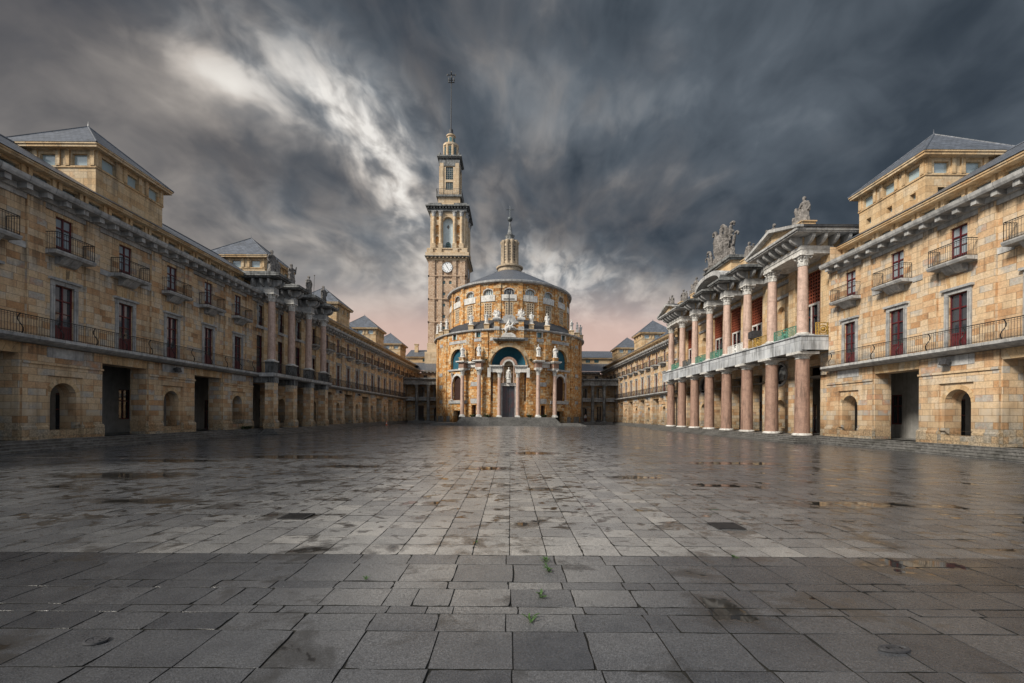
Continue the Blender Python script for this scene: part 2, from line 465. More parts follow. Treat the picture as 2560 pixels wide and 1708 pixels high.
def french_window(s, w, h, panel=.28, trans=.74, depth=.18, glass='glass'):
    """returns frame object (unparented) with a pane child; local u along y"""
    f = MB(s); x0, x1 = 25+depth-.08, 25+depth
    t = .06
    f.box(x0, x1, -w/2, -w/2+t, 0, h); f.box(x0, x1, w/2-t, w/2, 0, h)
    f.box(x0, x1, -w/2+t, w/2-t, h-t, h); f.box(x0, x1, -w/2+t, w/2-t, 0, t)
    f.box(x0-.015, x1, -.035, .035, t, h-t)
    zt = h*trans
    for sg in (-1, 1):
        a, b = sorted((sg*.035, sg*(w/2-t)))
        f.box(x0-.01, x1, a, b, zt-.035, zt+.035)
        f.box(x0, x1, a, b, h*panel-.05, h*panel+.03)
        f.box(x0+.03, x1, a, b, t, h*panel-.05)
        f.box(x0+.01, x1, a, b, (zt+h*panel)/2-.02, (zt+h*panel)/2+.02)
    o = f.build('french_window', M['redwood'])
    g = MB(s); g.poly([(x1-.02, -w/2+.03, h*panel), (x1-.02, w/2-.03, h*panel), (x1-.02, w/2-.03, h-.03), (x1-.02, -w/2+.03, h-.03)])
    p = g.build('pane', M[glass], o); kid(o, p)
    return o

def attic_window(s):
    f = MB(s); x0, x1 = 26.1, 26.16
    f.box(x0, x1, -.5, -.43, 0, .75); f.box(x0, x1, .43, .5, 0, .75); f.box(x0, x1, -.43, .43, .68, .75); f.box(x0, x1, -.43, .43, 0, .06)
    o = f.build('attic_window', M['graydark'])
    g = MB(s); g.poly([(x1-.03, -.43, .06), (x1-.03, .43, .06), (x1-.03, .43, .68), (x1-.03, -.43, .68)])
    kid(o, g.build('pane', M['skyglass'], o)); return o

def balcony(s):
    f = MB(s)
    f.prism([(24.32, -.2), (24.25, -.07), (24.25, 0), (25, 0), (25, -.22)], -1.18, 1.18)
    f.prism([(24.42, -.2), (24.99, -.2), (24.99, -.62), (24.8, -.58)], -.55, .55)
    o = f.build('balcony', M['gray'])
    r = MB(s)
    rail_bars(r, (24.32, -1.1), (24.32, 1.1), .0, .95, .13)
    rail_bars(r, (24.32, -1.1), (24.98, -1.1), .0, .95, .13); rail_bars(r, (24.32, 1.1), (24.98, 1.1), .0, .95, .13)
    kid(o, r.build('railing', M['iron'], o)); return o

def surround(s, w, h, wide=.22):
    f = MB(s); x0 = 24.93
    f.box(x0, 25.02, -w/2-wide, -w/2, 0, h+wide); f.box(x0, 25.02, w/2, w/2+wide, 0, h+wide)
    f.box(x0+.003, 25.02, -w/2, w/2, h, h+wide)
    f.box(x0-.12, 25.02, -w/2-wide-.12, w/2+wide+.12, h+wide, h+wide+.13)
    return f.build('window_surround', M['gray'])

def roof_tower(wing, s, yc, first, small=False):
    x0, x1 = 26.3, 32.4; hy = 2.75
    mb = MB(s)
    zt = 18.55; zs = 17.5
    def side(p, q):
        # p->q wall line; windows three
        a = Vector(p); b = Vector(q); L = (b-a).length; d = (b-a)/L; n = Vector((-d.y, d.x))
        cen = Vector(((x0+x1)/2, yc))
        if (a-cen).dot(n) > 0: n = -n
        def fm(u, w, z): r = a+d*u+n*w; return (r.x, r.y, z)
        nw = 3
        ops = [dict(u=L*(i+.5)/nw+(.0), w=.95, z0=zs+.08, z1=zs+.82, d=.18) for i in range(nw)]
        if s > 0 and first: ops += [dict(u=L*(i+.5)/nw, w=.45, z0=zs-1.25, z1=zs-.8, d=.3) for i in range(nw)]
        wall(mb, fm, 0, L, 14.2, zt, ops)
        sl = MB(s)
        for i in range(nw+1):
            u = min(max(L*i/nw, .16), L-.16)
            for du in ((-.3, .3) if 0 < i < nw else (0,)):
                q0 = fm(u+du-.13, -.1, zs+.06); q1 = fm(u+du+.13, .0, zt)
                mb.box(*sorted((q0[0], q1[0])), *sorted((q0[1], q1[1])), zs+.06, zt)
        q0 = fm(-.05, -.06, 0); q1 = fm(L+.05, .0, 0)
        mb.box(*sorted((q0[0], q1[0])), *sorted((q0[1], q1[1])), zs-.06, zs+.06)
        pn = MB(s)
        for o in ops:
            dd = o['d']-.01
            pn.poly([fm(o['u']-o['w']/2, dd, o['z0']), fm(o['u']+o['w']/2, dd, o['z0']), fm(o['u']+o['w']/2, dd, o['z1']), fm(o['u']-o['w']/2, dd, o['z1'])])
        return pn
    panes = [side((x0, yc-hy), (x0, yc+hy)), side((x0, yc-hy), (x1, yc-hy)), side((x0, yc+hy), (x1, yc+hy))]
    mb.poly([(x1, yc-hy, 14.2), (x1, yc+hy, 14.2), (x1, yc+hy, zt), (x1, yc-hy, zt)])
    o = mb.build('roof_tower', M['ashlar_big'], wing)
    for pn in panes: split_build(pn, 'window_pane', M['skyglass'], o)
    e = MB(s); ov = .42
    e.box(x0-ov, x1+ov, yc-hy-ov, yc+hy+ov, zt, zt+.16)
    e.box(x0-ov-.06, x1+ov+.06, yc-hy-ov-.06, yc+hy+ov+.06, zt+.16, zt+.26)
    e.build('eave', M['ashlar_big'], o)
    r = MB(s); ov += .08; ze = zt+.26; cx = (x0+x1)/2; za = 21.75
    cs = [(x0-ov, yc-hy-ov, ze), (x1+ov, yc-hy-ov, ze), (x1+ov, yc+hy+ov, ze), (x0-ov, yc+hy+ov, ze)]
    for i in range(4):
        a, b = cs[i], cs[(i+1) % 4]
        n = 6
        L = sqrt((a[0]-b[0])**2+(a[1]-b[1])**2)
        r.poly([a, b, (cx, yc, za)], [(0, 0), (L, 0), (L/2, 4.4)])
        r.tube([a, (cx, yc, za)], .06, 5)
    r.tube([(cx, yc, za-.05), (cx, yc, za+.35)], .05, 5, .01)
    r.build('pyramid_roof', M['slate'], o)

def build_wing(s, label, skip, towers, glaz=()):
    y0, y1 = yk(-3)-BAY/2, 122.5
    wing = empty('palace_wing', (0, 0, 0), label, 'building')
    ks = [k for k in range(-3, 24) if k not in skip]
    runs = []
    for k in ks:
        if runs and runs[-1][-1] == k-1: runs[-1].append(k)
        else: runs.append([k])
    fm = lambda u, w, z: (25+w, u, z)
    G = MB(s); U = MB(s); T = MB(s); V = MB(s); PL = MB(s)
    wins1 = []; wins2 = []; bal = []; sur = []
    for run in runs:
        ya, yb = yk(run[0])-BAY/2, yk(run[-1])+BAY/2
        if run[-1] == 23: yb = y1
        gops = []; uops = []
        for k in run:
            y = yk(k)
            if k % 2 == 0: gops.append(dict(u=y, w=1.5, z0=1.0, z1=3.62, kind='arch', d=.95))
            else: gops.append(dict(u=y, w=3.45, z0=Z0, z1=5.0, d=1.05))
            big = k in glaz
            uops.append(dict(u=y, w=1.9 if big else 1.12, z0=5.9, z1=9.75 if big else 9.0, d=.21))
            uops.append(dict(u=y, w=1.5 if big else .98, z0=10.72, z1=12.75, d=.21))
            (wins1 if not big else bigs1).append(y); (wins2 if not big else bigs2).append(y)
            if not big: bal.append(y); sur.append(y)
        wall(G, fm, ya, yb, Z0, 5.55, gops)
        wall(U, fm, ya, yb, 5.55, 13.2, uops)
        for k in run:
            y = yk(k)
            if k % 2 == 0:
                f2 = lambda u, w, z: (24.87+w, u, z)
                wall(PL, f2, y-2.27, y+2.27, 1.28, 5.53, [dict(u=y, w=2.0, z0=1.28, z1=3.98, d=.13)])
                for sg in (-1, 1):      # side returns, plinth
                    PL.poly([(24.87, y+sg*2.27, 1.28), (25, y+sg*2.27, 1.28), (25, y+sg*2.27, 5.53), (24.87, y+sg*2.27, 5.53)])
                    a, b = sorted((y+sg*.98, y+sg*2.36))
                    PL.prism([(24.78, Z0), (24.78, 1.2), (24.86, 1.28), (25.0, 1.28), (25.0, Z0)], a, b)
                PL.box(24.79, 24.9, y-2.3, y+2.3, 4.52, 4.63)
                T.box(24.845, 24.88, y-1.05, y+1.05, 4.95, 5.5)
                ring_stones(V, lambda u, w, z: (25+w, u, z), y, 2.87, .75, 1.0, .012, 11)
                for sg in (-1, 1): U.box(24.87, 25.01, y+sg*1.62-.45, y+sg*1.62+.45, 5.9, 13.19)
            else:
                lintel_stones(V, fm, y, 3.4, 5.002, 5.54, .03, 9)
                if k not in glaz:
                    for sg in (-1, 1):
                        a, b = sorted((y+sg*1.19, y+sg*1.98)); T.box(24.955, 25.01, a, b, 10.42, 10.74)
            if k not in glaz: lintel_stones(V, fm, y, 1.2, 9.36, 10.0, .015, 7); lintel_stones(V, fm, y, 1.0, 12.76, 13.18, .012, 7)
        # jambs of passages: thick piers continue inward
        # balcony slab
        T.prism([(24.28, 5.66), (24.18, 5.74), (24.18, 5.90), (25.0, 5.90), (25.0, 5.55), (24.5, 5.55)], ya, yb)
        # cornice
        T.box(24.9, 25.02, ya, yb, 12.95, 13.2)
        T.prism([(24.72, 13.2), (24.72, 13.48), (24.12, 13.5), (24.05, 13.62), (24.02, 13.8), (25.9, 13.95), (25.9, 13.2)], ya, yb)
        n = int((yb-ya)/1.0125)
        for i in range(n+1):
            y = ya+.5+i*1.0125
            if y < yb-.2: T.box(24.25, 24.73, y-.15, y+.15, 13.22, 13.495)
    split_build(G, 'arcade_wall', M['ashlar'], wing); split_build(U, 'facade_wall', M['ashlar'], wing)
    split_build(PL, 'arch_block', M['ashlar'], wing); split_build(V, 'voussoirs', M['ashlar_big'], wing)
    split_build(T, 'stone_trim', M['gray'], wing)
    w1 = french_window(s, 1.12, 3.1); w2 = french_window(s, .98, 2.03, .22, .72, glass='reflectionglass'); b0 = balcony(s); s0 = surround(s, 1.12, 3.1)
    def place(o, ys, z):
        for i, y in enumerate(ys):
            if i == 0: o.parent = wing; o.location = (0, y, z)
            else: dup(o, wing, (0, y, z))
    place(w1, wins1, 5.9); place(w2, wins2, 10.72); place(b0, bal, 10.72); place(s0, sur, 5.9)
    # long railing
    for run in runs:
        ya, yb = yk(run[0])-BAY/2, yk(run[-1])+BAY/2
        segs = [(ya, yb)]
        if glaz: segs = [(ya, 43.9), (57.9, min(yb, 105.2))]
        elif run[-1] == 23: segs = [(ya, 105.2)]
        for a, b in segs:
            r = MB(s); rail_bars(r, (24.26, a), (24.26, b), 5.9, 6.88, .135, .011, 2.02)
            r.build('long_railing', M['iron'], wing)
    # loggia behind the arches
    L = MB(s)
    ops = []
    for k in range(-3, 23):
        y = yk(k)*1.144
        if not y0+1 < y < y1-1: continue
        ops.append(dict(u=y, w=1.0, z0=1.5 if k % 3 else Z0, z1=3.7 if k % 3 else 3.2, d=.2))
    wall(L, lambda u, w, z: (28.6+w, u, z), y0, y1, Z0, 5.4, ops)
    L.poly([(25.02, y0, 5.4), (28.6, y0, 5.4), (28.6, y1, 5.4), (25.02, y1, 5.4)])
    L.build('loggia_wall', M['plaster'], wing)
    for o in ops:
        u, w = o['u'], o['w']; x = 28.78; fr = MB(s); gl = MB(s)
        gl.poly([(x, u-w/2, o['z0']), (x, u+w/2, o['z0']), (x, u+w/2, o['z1']), (x, u-w/2, o['z1'])])
        for a, b in ((-w/2, -w/2+.08), (-.04, .04), (w/2-.08, w/2)): fr.box(x-.06, x-.01, u+a, u+b, o['z0'], o['z1'])
        for z in (o['z0'], (o['z0']*.4+o['z1']*.6), o['z1']-.08): fr.box(x-.055, x-.012, u-w/2+.08, u+w/2-.08, z, z+.08)
        fo = fr.build('loggia_window', M['redwood'], wing); gl.build('pane', M['glass'], fo)
    P = MB(s)
    for k in ks:
        if k % 2: 
            for sg in (-1, 1):
                a, b = sorted((yk(k)+sg*1.74, yk(k)+sg*2.1)); P.box(26.0, 26.12, a, b, Z0, 5.39)
    if P.f: split_build(P, 'loggia_pier', M['ashlar'], wing)
    # attic, eave and roof
    A = MB(s); n = int((y1-y0)/1.62)
    aops = [dict(u=y0+.8+i*1.62, w=1.0, z0=14.2, z1=14.95, d=.25) for i in range(n)]
    wall(A, lambda u, w, z: (25.9+w, u, z), y0, y1, 13.9, 15.1, aops)
    for i in range(n-1):
        y = y0+.8+(i+.5)*1.62
        for d in (-.18, .18): A.box(25.8, 25.92, y+d-.1, y+d+.1, 13.94, 15.08)
    A.box(25.42, 27, y0, y1, 15.08, 15.2); A.box(25.36, 27, y0, y1, 15.2, 15.3)
    A.build('attic_wall', M['ashlar_big'], wing)
    wa = attic_window(s)
    place(wa, [o['u'] for o in aops if 14 < o['u'] < 120], 14.2)
    R = MB(s)
    zr = 15.3+.6*(31-25.3)
    R.poly([(25.3, y0, 15.31), (25.3, y1+6, 15.31), (31, y1+6, zr), (31, y0, zr)], [(y0, 0), (y1, 0), (y1, 6.6), (y0, 6.6)])
    R.poly([(36.7, y0, 15.31), (36.7, y1+6, 15.31), (31, y1+6, zr), (31, y0, zr)], [(y0, 0), (y1, 0), (y1, 6.6), (y0, 6.6)])
    R.poly([(25.3, y0, 15.31), (36.7, y0, 15.31), (31, y0, zr)])
    R.tube([(31, y0, zr), (31, y1, zr)], .09, 6)
    R.build('slate_roof', M['slate'], wing)
    B = MB(s)
    B.poly([(36.3, y0, 0), (36.3, y1, 0), (36.3, y1, 15.3), (36.3, y0, 15.3)]); B.poly([(25.0, y0, 0), (36.3, y0, 0), (36.3, y0, 15.3), (25.0, y0, 15.3)])
    B.build('back_wall', M['ashlar'], wing)
    for i, y in enumerate(towers): roof_tower(wing, s, y, i == 0)
    return wing
bigs1 = []; bigs2 = []

left = build_wing(-1, 'long shaded sandstone wing with four small statues over its porch', (), (31.5, 51.3, 71.3, 91.3, 111), (5, 6, 7))
lb1, lb2 = bigs1, bigs2; bigs1, bigs2 = [], []
right = build_wing(1, 'sunlit golden sandstone wing facing the shaded one, interrupted by the pink-columned portico', tuple(range(3, 11)), (31.7, 52.4, 73.3, 94.2, 115))
# large glazed bays of the left wing
wbig = french_window(-1, 1.9, 3.85, .2, .7); wbig2 = french_window(-1, 1.5, 2.03, .2, .72, glass='reflectionglass')
sb = surround(-1, 1.5, 2.03, .16)
for i, y in enumerate(lb1):
    if i == 0:
        for o, z in ((wbig, 5.9), (wbig2, 10.72), (sb, 10.72)): o.parent = left; o.location = (0, y, z)
    else:
        dup(wbig, left, (0, y, 5.9)); dup(wbig2, left, (0, y, 10.72)); dup(sb, left, (0, y, 10.72))
    t = MB(-1); t.box(24.78, 25.01, y-1.1, y+1.1, 10.42, 10.7)
    g = t.build('window_sill', M['gray'], left)
    r = MB(-1); rail_bars(r, (24.86, y-.75), (24.86, y+.75), 10.7, 11.5, .13); r.build('railing', M['iron'], g)

# ------------------------------------------------------------------ columns
def leaf(mb, cx, cy, a, r0, z0, h, w, curl):
    ca, sa = cos(a), sin(a); pts = []
    prof = [(0, 0), (.02, .45), (.05, .8), (curl*.8, 1.0), (curl, .9)]
    ws = [1, 1.1, .9, .6, .25]
    L = []; R_ = []
    for (o, t), ww in zip(prof, ws):
        r = r0+o; x = cx+r*ca; y = cy+r*sa
        L.append((x-sa*w*ww/2, y+ca*w*ww/2, z0+h*t)); R_.append((x+sa*w*ww/2, y-ca*w*ww/2, z0+h*t))
    for i in range(4): mb.poly([L[i], R_[i], R_[i+1], L[i+1]])
def corinthian(parent, s, x, y, z0, z1, r, shaft='pink', trim='gray', caph=None, baseh=None, plinth=True, name='column'):
    """column part with base and capital sub-parts, coordinates local to parent"""
    hc = caph or r*2.1; hb = baseh or r*.8
    c = MB(s); zb, zt = z0+hb, z1-hc
    H = zt-zb
    nd = 3; rt = r*.85
    for i in range(nd):
        za, zz = zb+H*i/nd+.006, zb+H*(i+1)/nd-.006
        ra = r*(1-.15*((i)/nd)**1.3); rz = r*(1-.15*((i+1)/nd)**1.3)
        c.lathe([(ra, za), (ra*.5+rz*.5+.003, (za+zz)/2), (rz, zz)], x, y, 24)
    c.lathe([(rt*.96, zb), (rt*.96, zt)], x, y, 16)
    o = c.build(name, M[shaft], parent)
    b = MB(s); 
    b.box(x-r*1.38, x+r*1.38, y-r*1.38, y+r*1.38, z0, z0+hb*.42)
    b.lathe([(r*1.3, z0+hb*.42), (r*1.38, z0+hb*.55), (r*1.3, z0+hb*.68), (r*1.15, z0+hb*.74), (r*1.18, z0+hb*.88), (r*1.08, zb)], x, y, 20)
    b.build('column_base', M[trim], o)
    k = MB(s)
    k.lathe([(rt*.98, zt), (rt*1.1, zt+.03), (rt*.98, zt+.06), (rt*.95, zt+hc*.4), (rt*1.15, zt+hc*.75), (rt*1.35, zt+hc*.86)], x, y, 16)
    for i in range(8): leaf(k, x, y, 2*pi*i/8, rt*.98, zt+.05, hc*.40, rt*.78, rt*.42)
    for i in range(8): leaf(k, x, y, 2*pi*(i+.5)/8, rt*1.0, zt+.12, hc*.60, rt*.7, rt*.5)
    A = rt*1.75
    for i in range(4):
        a = pi/4+pi/2*i
        p = []
        for j in range(12):
            t = j/11*2.6*pi; q = rt*.26*(1-j/14)
            rad = rt*1.62+q*cos(t)-.1*rt; p.append((x+cos(a)*rad, y+sin(a)*rad, zt+hc*.72+q*sin(t)))
        k.tube(p, rt*.12, 5)
        k.ball((x+cos(a-pi/4)*rt*1.3, y+sin(a-pi/4)*rt*1.3, zt+hc*.9), rt*.2, 6)
    ab = []
    for i in range(4):
        a = pi/4+pi/2*i
        ab.append((x+cos(a-.08)*A*1.2, y+sin(a-.08)*A*1.2)); ab.append((x+cos(a+.08)*A*1.2, y+sin(a+.08)*A*1.2))
        ab.append((x+cos(a+pi/4)*A*.82, y+sin(a+pi/4)*A*.82))
    k.prism(ab, zt+hc*.86, z1, 'z')
    k.build('capital', M[trim], o)
    return o
def console(mb, x_out, x_in, y, w, z0, z1):
    """curved bracket projecting towards the axis (smaller x)"""
    P = [(x_in, z0), (x_in, z1), (x_out, z1), (x_out, z1-.12)]
    for i in range(1, 7):
        t = i/7*pi/2
        P.append((x_in-.06-(x_in-.06-x_out)*cos(t), z1-.12-(z1-.12-z0)*sin(t)))
    mb.prism(P, y-w/2, y+w/2)
def console_y(mb, y_out, y_in, x, w, z0, z1):
    P = [(y_in, z0), (y_in, z1), (y_out, z1), (y_out, z1-.12)]
    for i in range(1, 7):
        t = i/7*pi/2
        P.append((y_in-(y_in-y_out)*cos(t), z1-.12-(z1-.12-z0)*sin(t)))
    mb.prism(P, x-w/2, x+w/2, 'x')

# ------------------------------------------------------------------ left porch
por = empty('portico', (0, 0, 0), 'shaded porch of four slender pink columns on square piers, statues above', 'portico')
s = -1
cy4 = [44.5, 48.55, 52.65, 56.8]
PR = MB(s)
for y in cy4:
    p = MB(s)
    p.box(22.95, 23.8, y-.42, y+.42, 1.3, 5.0); p.prism([(22.85, Z0), (22.85, 1.22), (22.95, 1.3), (23.8, 1.3), (23.9, 1.22), (23.9, Z0)], y-.52, y+.52)
    o = p.build('square_pier', M['ashlar'], por)
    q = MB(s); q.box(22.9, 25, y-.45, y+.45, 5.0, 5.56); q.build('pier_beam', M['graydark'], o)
sl = MB(s)
sl.prism([(22.85, 5.57), (22.75, 5.66), (22.7, 5.93), (24.17, 5.93), (24.17, 5.57)], 43.7, 57.95); sl.build('terrace_slab', M['gray'], por)
rl = MB(s)
rail_bars(rl, (24.2, 43.8), (22.8, 43.8), 5.93, 6.9, .135); rail_bars(rl, (22.8, 43.8), (22.8, 57.85), 5.93, 6.9, .135, .011, 2.0); rail_bars(rl, (22.8, 57.85), (24.2, 57.85), 5.93, 6.9, .135)
rl.build('railing', M['iron'], por)
for y in cy4:
    c = corinthian(por, s, 23.4, y, 7.05, 13.7, .36, 'pink', 'white', .82, .22)
    pd = MB(s); pd.box(22.98, 23.82, y-.42, y+.42, 5.93, 7.05); pd.build('pedestal', M['graydark'], c)
    e = MB(s)
    e.box(22.95, 25.3, y-.45, y+.45, 13.7, 14.25)
    e.box(23.1, 25.3, y-.36, y+.36, 14.25, 15.0)
    eo = e.build('entablature_block', M['gray'], por)
    f = MB(s)
    for dy in (-.33, .33): console(f, 22.3, 23.12, y+dy*.9, .18, 14.3, 14.95)
    for xx in (23.25, 24.0, 24.75):
        console_y(f, y-1.0, y-.36, xx, .18, 14.3, 14.95)
    split_build(f, 'console', M['gray'], eo, .01)
    g = MB(s)
    g.box(22.15, 26.2, y-1.2, y+1.2, 15.0, 15.12); g.box(22.02, 26.2, y-1.35, y+1.35, 15.12, 15.3)
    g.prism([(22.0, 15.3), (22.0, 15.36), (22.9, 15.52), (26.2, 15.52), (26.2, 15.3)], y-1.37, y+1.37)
    g.build('cornice_slab', M['graydark'], eo)
    h = MB(s); h.box(23.05, 23.9, y-.42, y+.42, 15.5, 15.72); h.build('statue_base', M['graydark'], eo)
    z = MB(s); z.box(24.8, 25.02, y+1.2, y+2.0, 5.95, 13.2); z.build('pilaster', M['ashlar_big'], por)

# ------------------------------------------------------------------ right portico
s = 1
rp = empty('portico', (0, 0, 0), 'two-storey portico of tall pink granite columns with pediments on the sunlit side', 'portico')
YA, YB = 35.575, 67.975
CY = [36.6+4.27*i for i in range(8)]
BC = [(CY[i]+CY[i+1])/2 for i in range(7)]
LW = MB(s); ops = []
for i, y in enumerate(BC):
    if i in (1, 5):
        ops.append(dict(u=y, w=1.5, z0=.95, z1=3.62, kind='arch', d=.9)); ops.append(dict(u=y, w=2.0, z0=5.0, z1=7.0, kind='round', d=.22))
    else: ops.append(dict(u=y, w=2.7, z0=Z0, z1=6.3, d=1.1))
fmr = lambda u, w, z: (25.5+w, u, z)
wall(LW, fmr, YA, YB, Z0, 7.3, ops)
for y in CY: LW.box(25.25, 25.52, y-.5, y+.5, Z0, 7.28)
for y in (YA, YB): LW.box(24.9, 27, min(y, y-.02), max(y, y+.02), 5.5, 15.3)
split_build(LW, 'arcade_wall', M['ashlar'], rp)
vs = MB(s)
for i in (1, 5):
    ring_stones(vs, fmr, BC[i], 2.87, .75, 1.0, .015, 11)
split_build(vs, 'voussoirs', M['ashlar_big'], rp)
for i in (1, 5):
    oc = MB(s)
    n = 28
    for j in range(n):
        a, b = 2*pi*j/n, 2*pi*(j+1)/n
        q = [(r*cos(t), r*sin(t)) for r, t in ((.93, a), (1.12, a), (1.12, b), (.93, b))]
        F = [(25.4, BC[i]+p[0], 6.0+p[1]) for p in q]; B = [(25.55, BC[i]+p[0], 6.0+p[1]) for p in q]
        oc.poly(F)
        for k in range(4): oc.poly([F[k], F[(k+1) % 4], B[(k+1) % 4], B[k]])
    oo = oc.build('round_window', M['gray'], rp)
    gl = MB(s); gl.poly([(25.66, BC[i]+.98*cos(2*pi*j/24), 6.0+.98*sin(2*pi*j/24)) for j in range(24)]); gl.build('pane', M['glass'], oo)
bk = MB(s)
wall(bk, lambda u, w, z: (29+w, u, z), YA, YB, Z0, 7.3, [dict(u=BC[i]-.4, w=1.1, z0=Z0, z1=3.6, d=.2) for i in (0, 2, 3, 4, 6)])
bk.poly([(22.8, YA, 7.29), (29, YA, 7.29), (29, YB, 7.29), (22.8, YB, 7.29)])
bk.build('gallery_wall', M['plaster'], rp)
dk = MB(s)
for i in (0, 2, 3, 4, 6):
    y = BC[i]-.4; dk.box(29.1, 29.18, y-.55, y+.55, Z0, 3.6)
split_build(dk, 'gallery_door', M['brown'], rp)
# lower columns
for y in CY:
    c = MB(s); zt = 6.62; x = 23.45
    for i in range(3):
        za = .70+(zt-.70)*i/3+.006; zz = .70+(zt-.70)*(i+1)/3-.006
        c.lathe([(.56-.065*i/3, za), (.56-.065*(i+1)/3, zz)], x, y, 28)
    c.lathe([(.48, .7), (.48, zt)], x, y, 16)
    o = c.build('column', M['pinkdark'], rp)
    b = MB(s); b.lathe([(.72, .54), (.72, .63), (.66, .67), (.6, .71)], x, y, 24); b.build('column_base', M['white'], o)
    k = MB(s); k.lathe([(.49, 6.62), (.54, 6.66), (.50, 6.72), (.50, 6.82), (.58, 6.86), (.70, 7.0)], x, y, 24); k.box(x-.82, x+.82, y-.82, y+.82, 7.0, 7.19); k.build('capital', M['white'], o)
sb_ = MB(s)
sb_.box(22.72, 23.2, YA+.1, YB-.1, 7.2, 8.38); sb_.box(23.2, 25.5, YA+.1, YB-.1, 7.3, 8.15)
sb_.box(23.2, 25.48, YA+.1, YA+.5, 8.15, 8.38); sb_.box(23.2, 25.48, YB-.5, YB-.1, 8.15, 8.38)
sb_.box(22.62, 23.25, YA+.02, YB-.02, 8.38, 8.46); sb_.box(23.25, 25.49, YA+.02, YA+.5, 8.385, 8.455)
m_par = plain('streaked_limestone', (.38, .40, .425), (.55, .565, .575), .7, 1.6, .7, (.08, .08, .08), joint=(.95, 4))
sb_.build('gallery_parapet', m_par, rp)
# upper wall
UW = MB(s); ops = []
fu = lambda u, w, z: (25.5+w, u, z)
for i, y in enumerate(BC):
    if i in (1, 5): ops.append(dict(u=y, w=1.15, z0=9.6, z1=12.4, kind='arch', d=.45))
    else: ops.append(dict(u=y, w=2.75, z0=8.15, z1=14.3, d=.4))
wall(UW, fu, YA, YB, 7.3, 15.2, ops)
for y in CY: UW.box(25.2, 25.52, y-.48, y+.48, 8.15, 15.18)
UW.build('facade_wall', M['ashlar_big'], rp)
ut = MB(s)
for i, y in enumerate(BC):
    ut.box(25.3, 25.53, y-1.5, y+1.5, 14.31, 14.62)
    if i in (1, 5):
        ut.box(25.3, 25.53, y-.85, y+.85, 9.3, 9.6); ut.box(25.35, 25.52, y-1.4, y+1.4, 13.1, 13.35)
        nb = MB(s); nb.poly([(25.93, y-.6, 9.6), (25.93, y+.6, 9.6), (25.93, y+.6, 12.4), (25.93, y-.6, 12.4)]); nb.build('niche_back', M['ashlar_big'], rp)
split_build(ut, 'window_lintel', M['gray'], rp)
for i, y in enumerate(BC):
    if i in (1, 5): continue
    l = MB(s)
    for j in range(9):
        yy = y-1.3+2.6*j/8; l.box(25.62, 25.7, yy-.045, yy+.045, 11.6, 14.3)
        if j in (0, 1, 7, 8): l.box(25.62, 25.7, yy-.045, yy+.045, 8.15, 11.6)
    for j in range(10):
        zz = 11.65+2.6*j/9; l.box(25.63, 25.69, y-1.34, y+1.34, zz-.045, zz+.045)
    for j in range(11):
        zz = 8.3+j*.31
        l.box(25.63, 25.69, y-1.34, y-.98, zz-.04, zz+.04); l.box(25.63, 25.69, y+.98, y+1.34, zz-.04, zz+.04)
    lo = l.build('lattice_window', M['redlattice'], rp)
    g = MB(s); g.poly([(25.8, y-1.38, 8.15), (25.8, y+1.38, 8.15), (25.8, y+1.38, 14.3), (25.8, y-1.38, 14.3)]); g.build('pane', M['glass'], lo)
    wf = MB(s)
    wf.box(25.52, 25.66, y-.95, y-.8, 8.15, 11.45); wf.box(25.52, 25.66, y+.8, y+.95, 8.15, 11.45); wf.box(25.52, 25.66, y-.95, y+.95, 11.45, 11.62); wf.box(25.54, 25.66, y-.06, y+.06, 8.15, 11.45)
    wf.build('door_frame', M['white'], lo)
    dl = MB(s); 
    for sg in (-1, 1): 
        a, b = sorted((y+sg*.06, y+sg*.8)); dl.box(25.6, 25.65, a, b, 8.15, 9.3); 
        dl.box(25.6, 25.65, a, b, 10.5, 10.6)
        dl.box(25.6, 25.65, a, a+.1, 9.3, 11.45); dl.box(25.6, 25.65, b-.1, b, 9.3, 11.45)
    dl.build('door_leaf', M['redwood'], lo)
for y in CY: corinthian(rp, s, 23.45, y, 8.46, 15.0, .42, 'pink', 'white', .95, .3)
# ornamental balustrades between the upper columns
cols = ['green', 'gold', 'whitepaint', 'green', 'green', 'bronze', 'green']
def lattice_panel(mb, A, B, z0, z1):
    a = Vector((A[0], A[1], 0)); b = Vector((B[0], B[1], 0)); L = (b-a).length; d = (b-a)/L
    P = lambda u, z: (a.x+d.x*u, a.y+d.y*u, z)
    for z in (z0+.04, z1): mb.tube([P(0, z), P(L, z)], .04, 5)
    for u in (0.04, L/2-.34, L/2+.34, L-.04): mb.tube([P(u, z0), P(u, z1)], .045, 5)
    for (ua, ub) in ((.1, L/2-.36), (L/2+.36, L-.1)):
        h = z1-z0-.16; n = int((ub-ua)/.2)
        for sg in (1, -1):
            for i in range(-3, n+1):
                u0 = ua+i*.2; u1 = u0+h*.8
                za, zb = z0+.1, z1-.06
                if sg < 0: za, zb = zb, za
                c0, c1 = max(u0, ua), min(u1, ub)
                if c1-c0 < .05: continue
                f = lambda u: za+(zb-za)*(u-u0)/(u1-u0)
                mb.tube([P(c0, f(c0)), P(c1, f(c1))], .022, 4)
    for r, t in ((.3, .05), (.16, .035)):
        mb.tube([P(L/2+r*cos(2*pi*j/16), (z0+z1)/2+r*sin(2*pi*j/16)) for j in range(17)], t, 5)
    mb.ball(P(L/2, (z0+z1)/2), .12, 8)
for i, y in enumerate(BC):
    p = MB(s); lattice_panel(p, (23.3, CY[i]+.55), (23.3, CY[i+1]-.55), 8.47, 9.45)
    p.build('balustrade', M[cols[i]], rp)
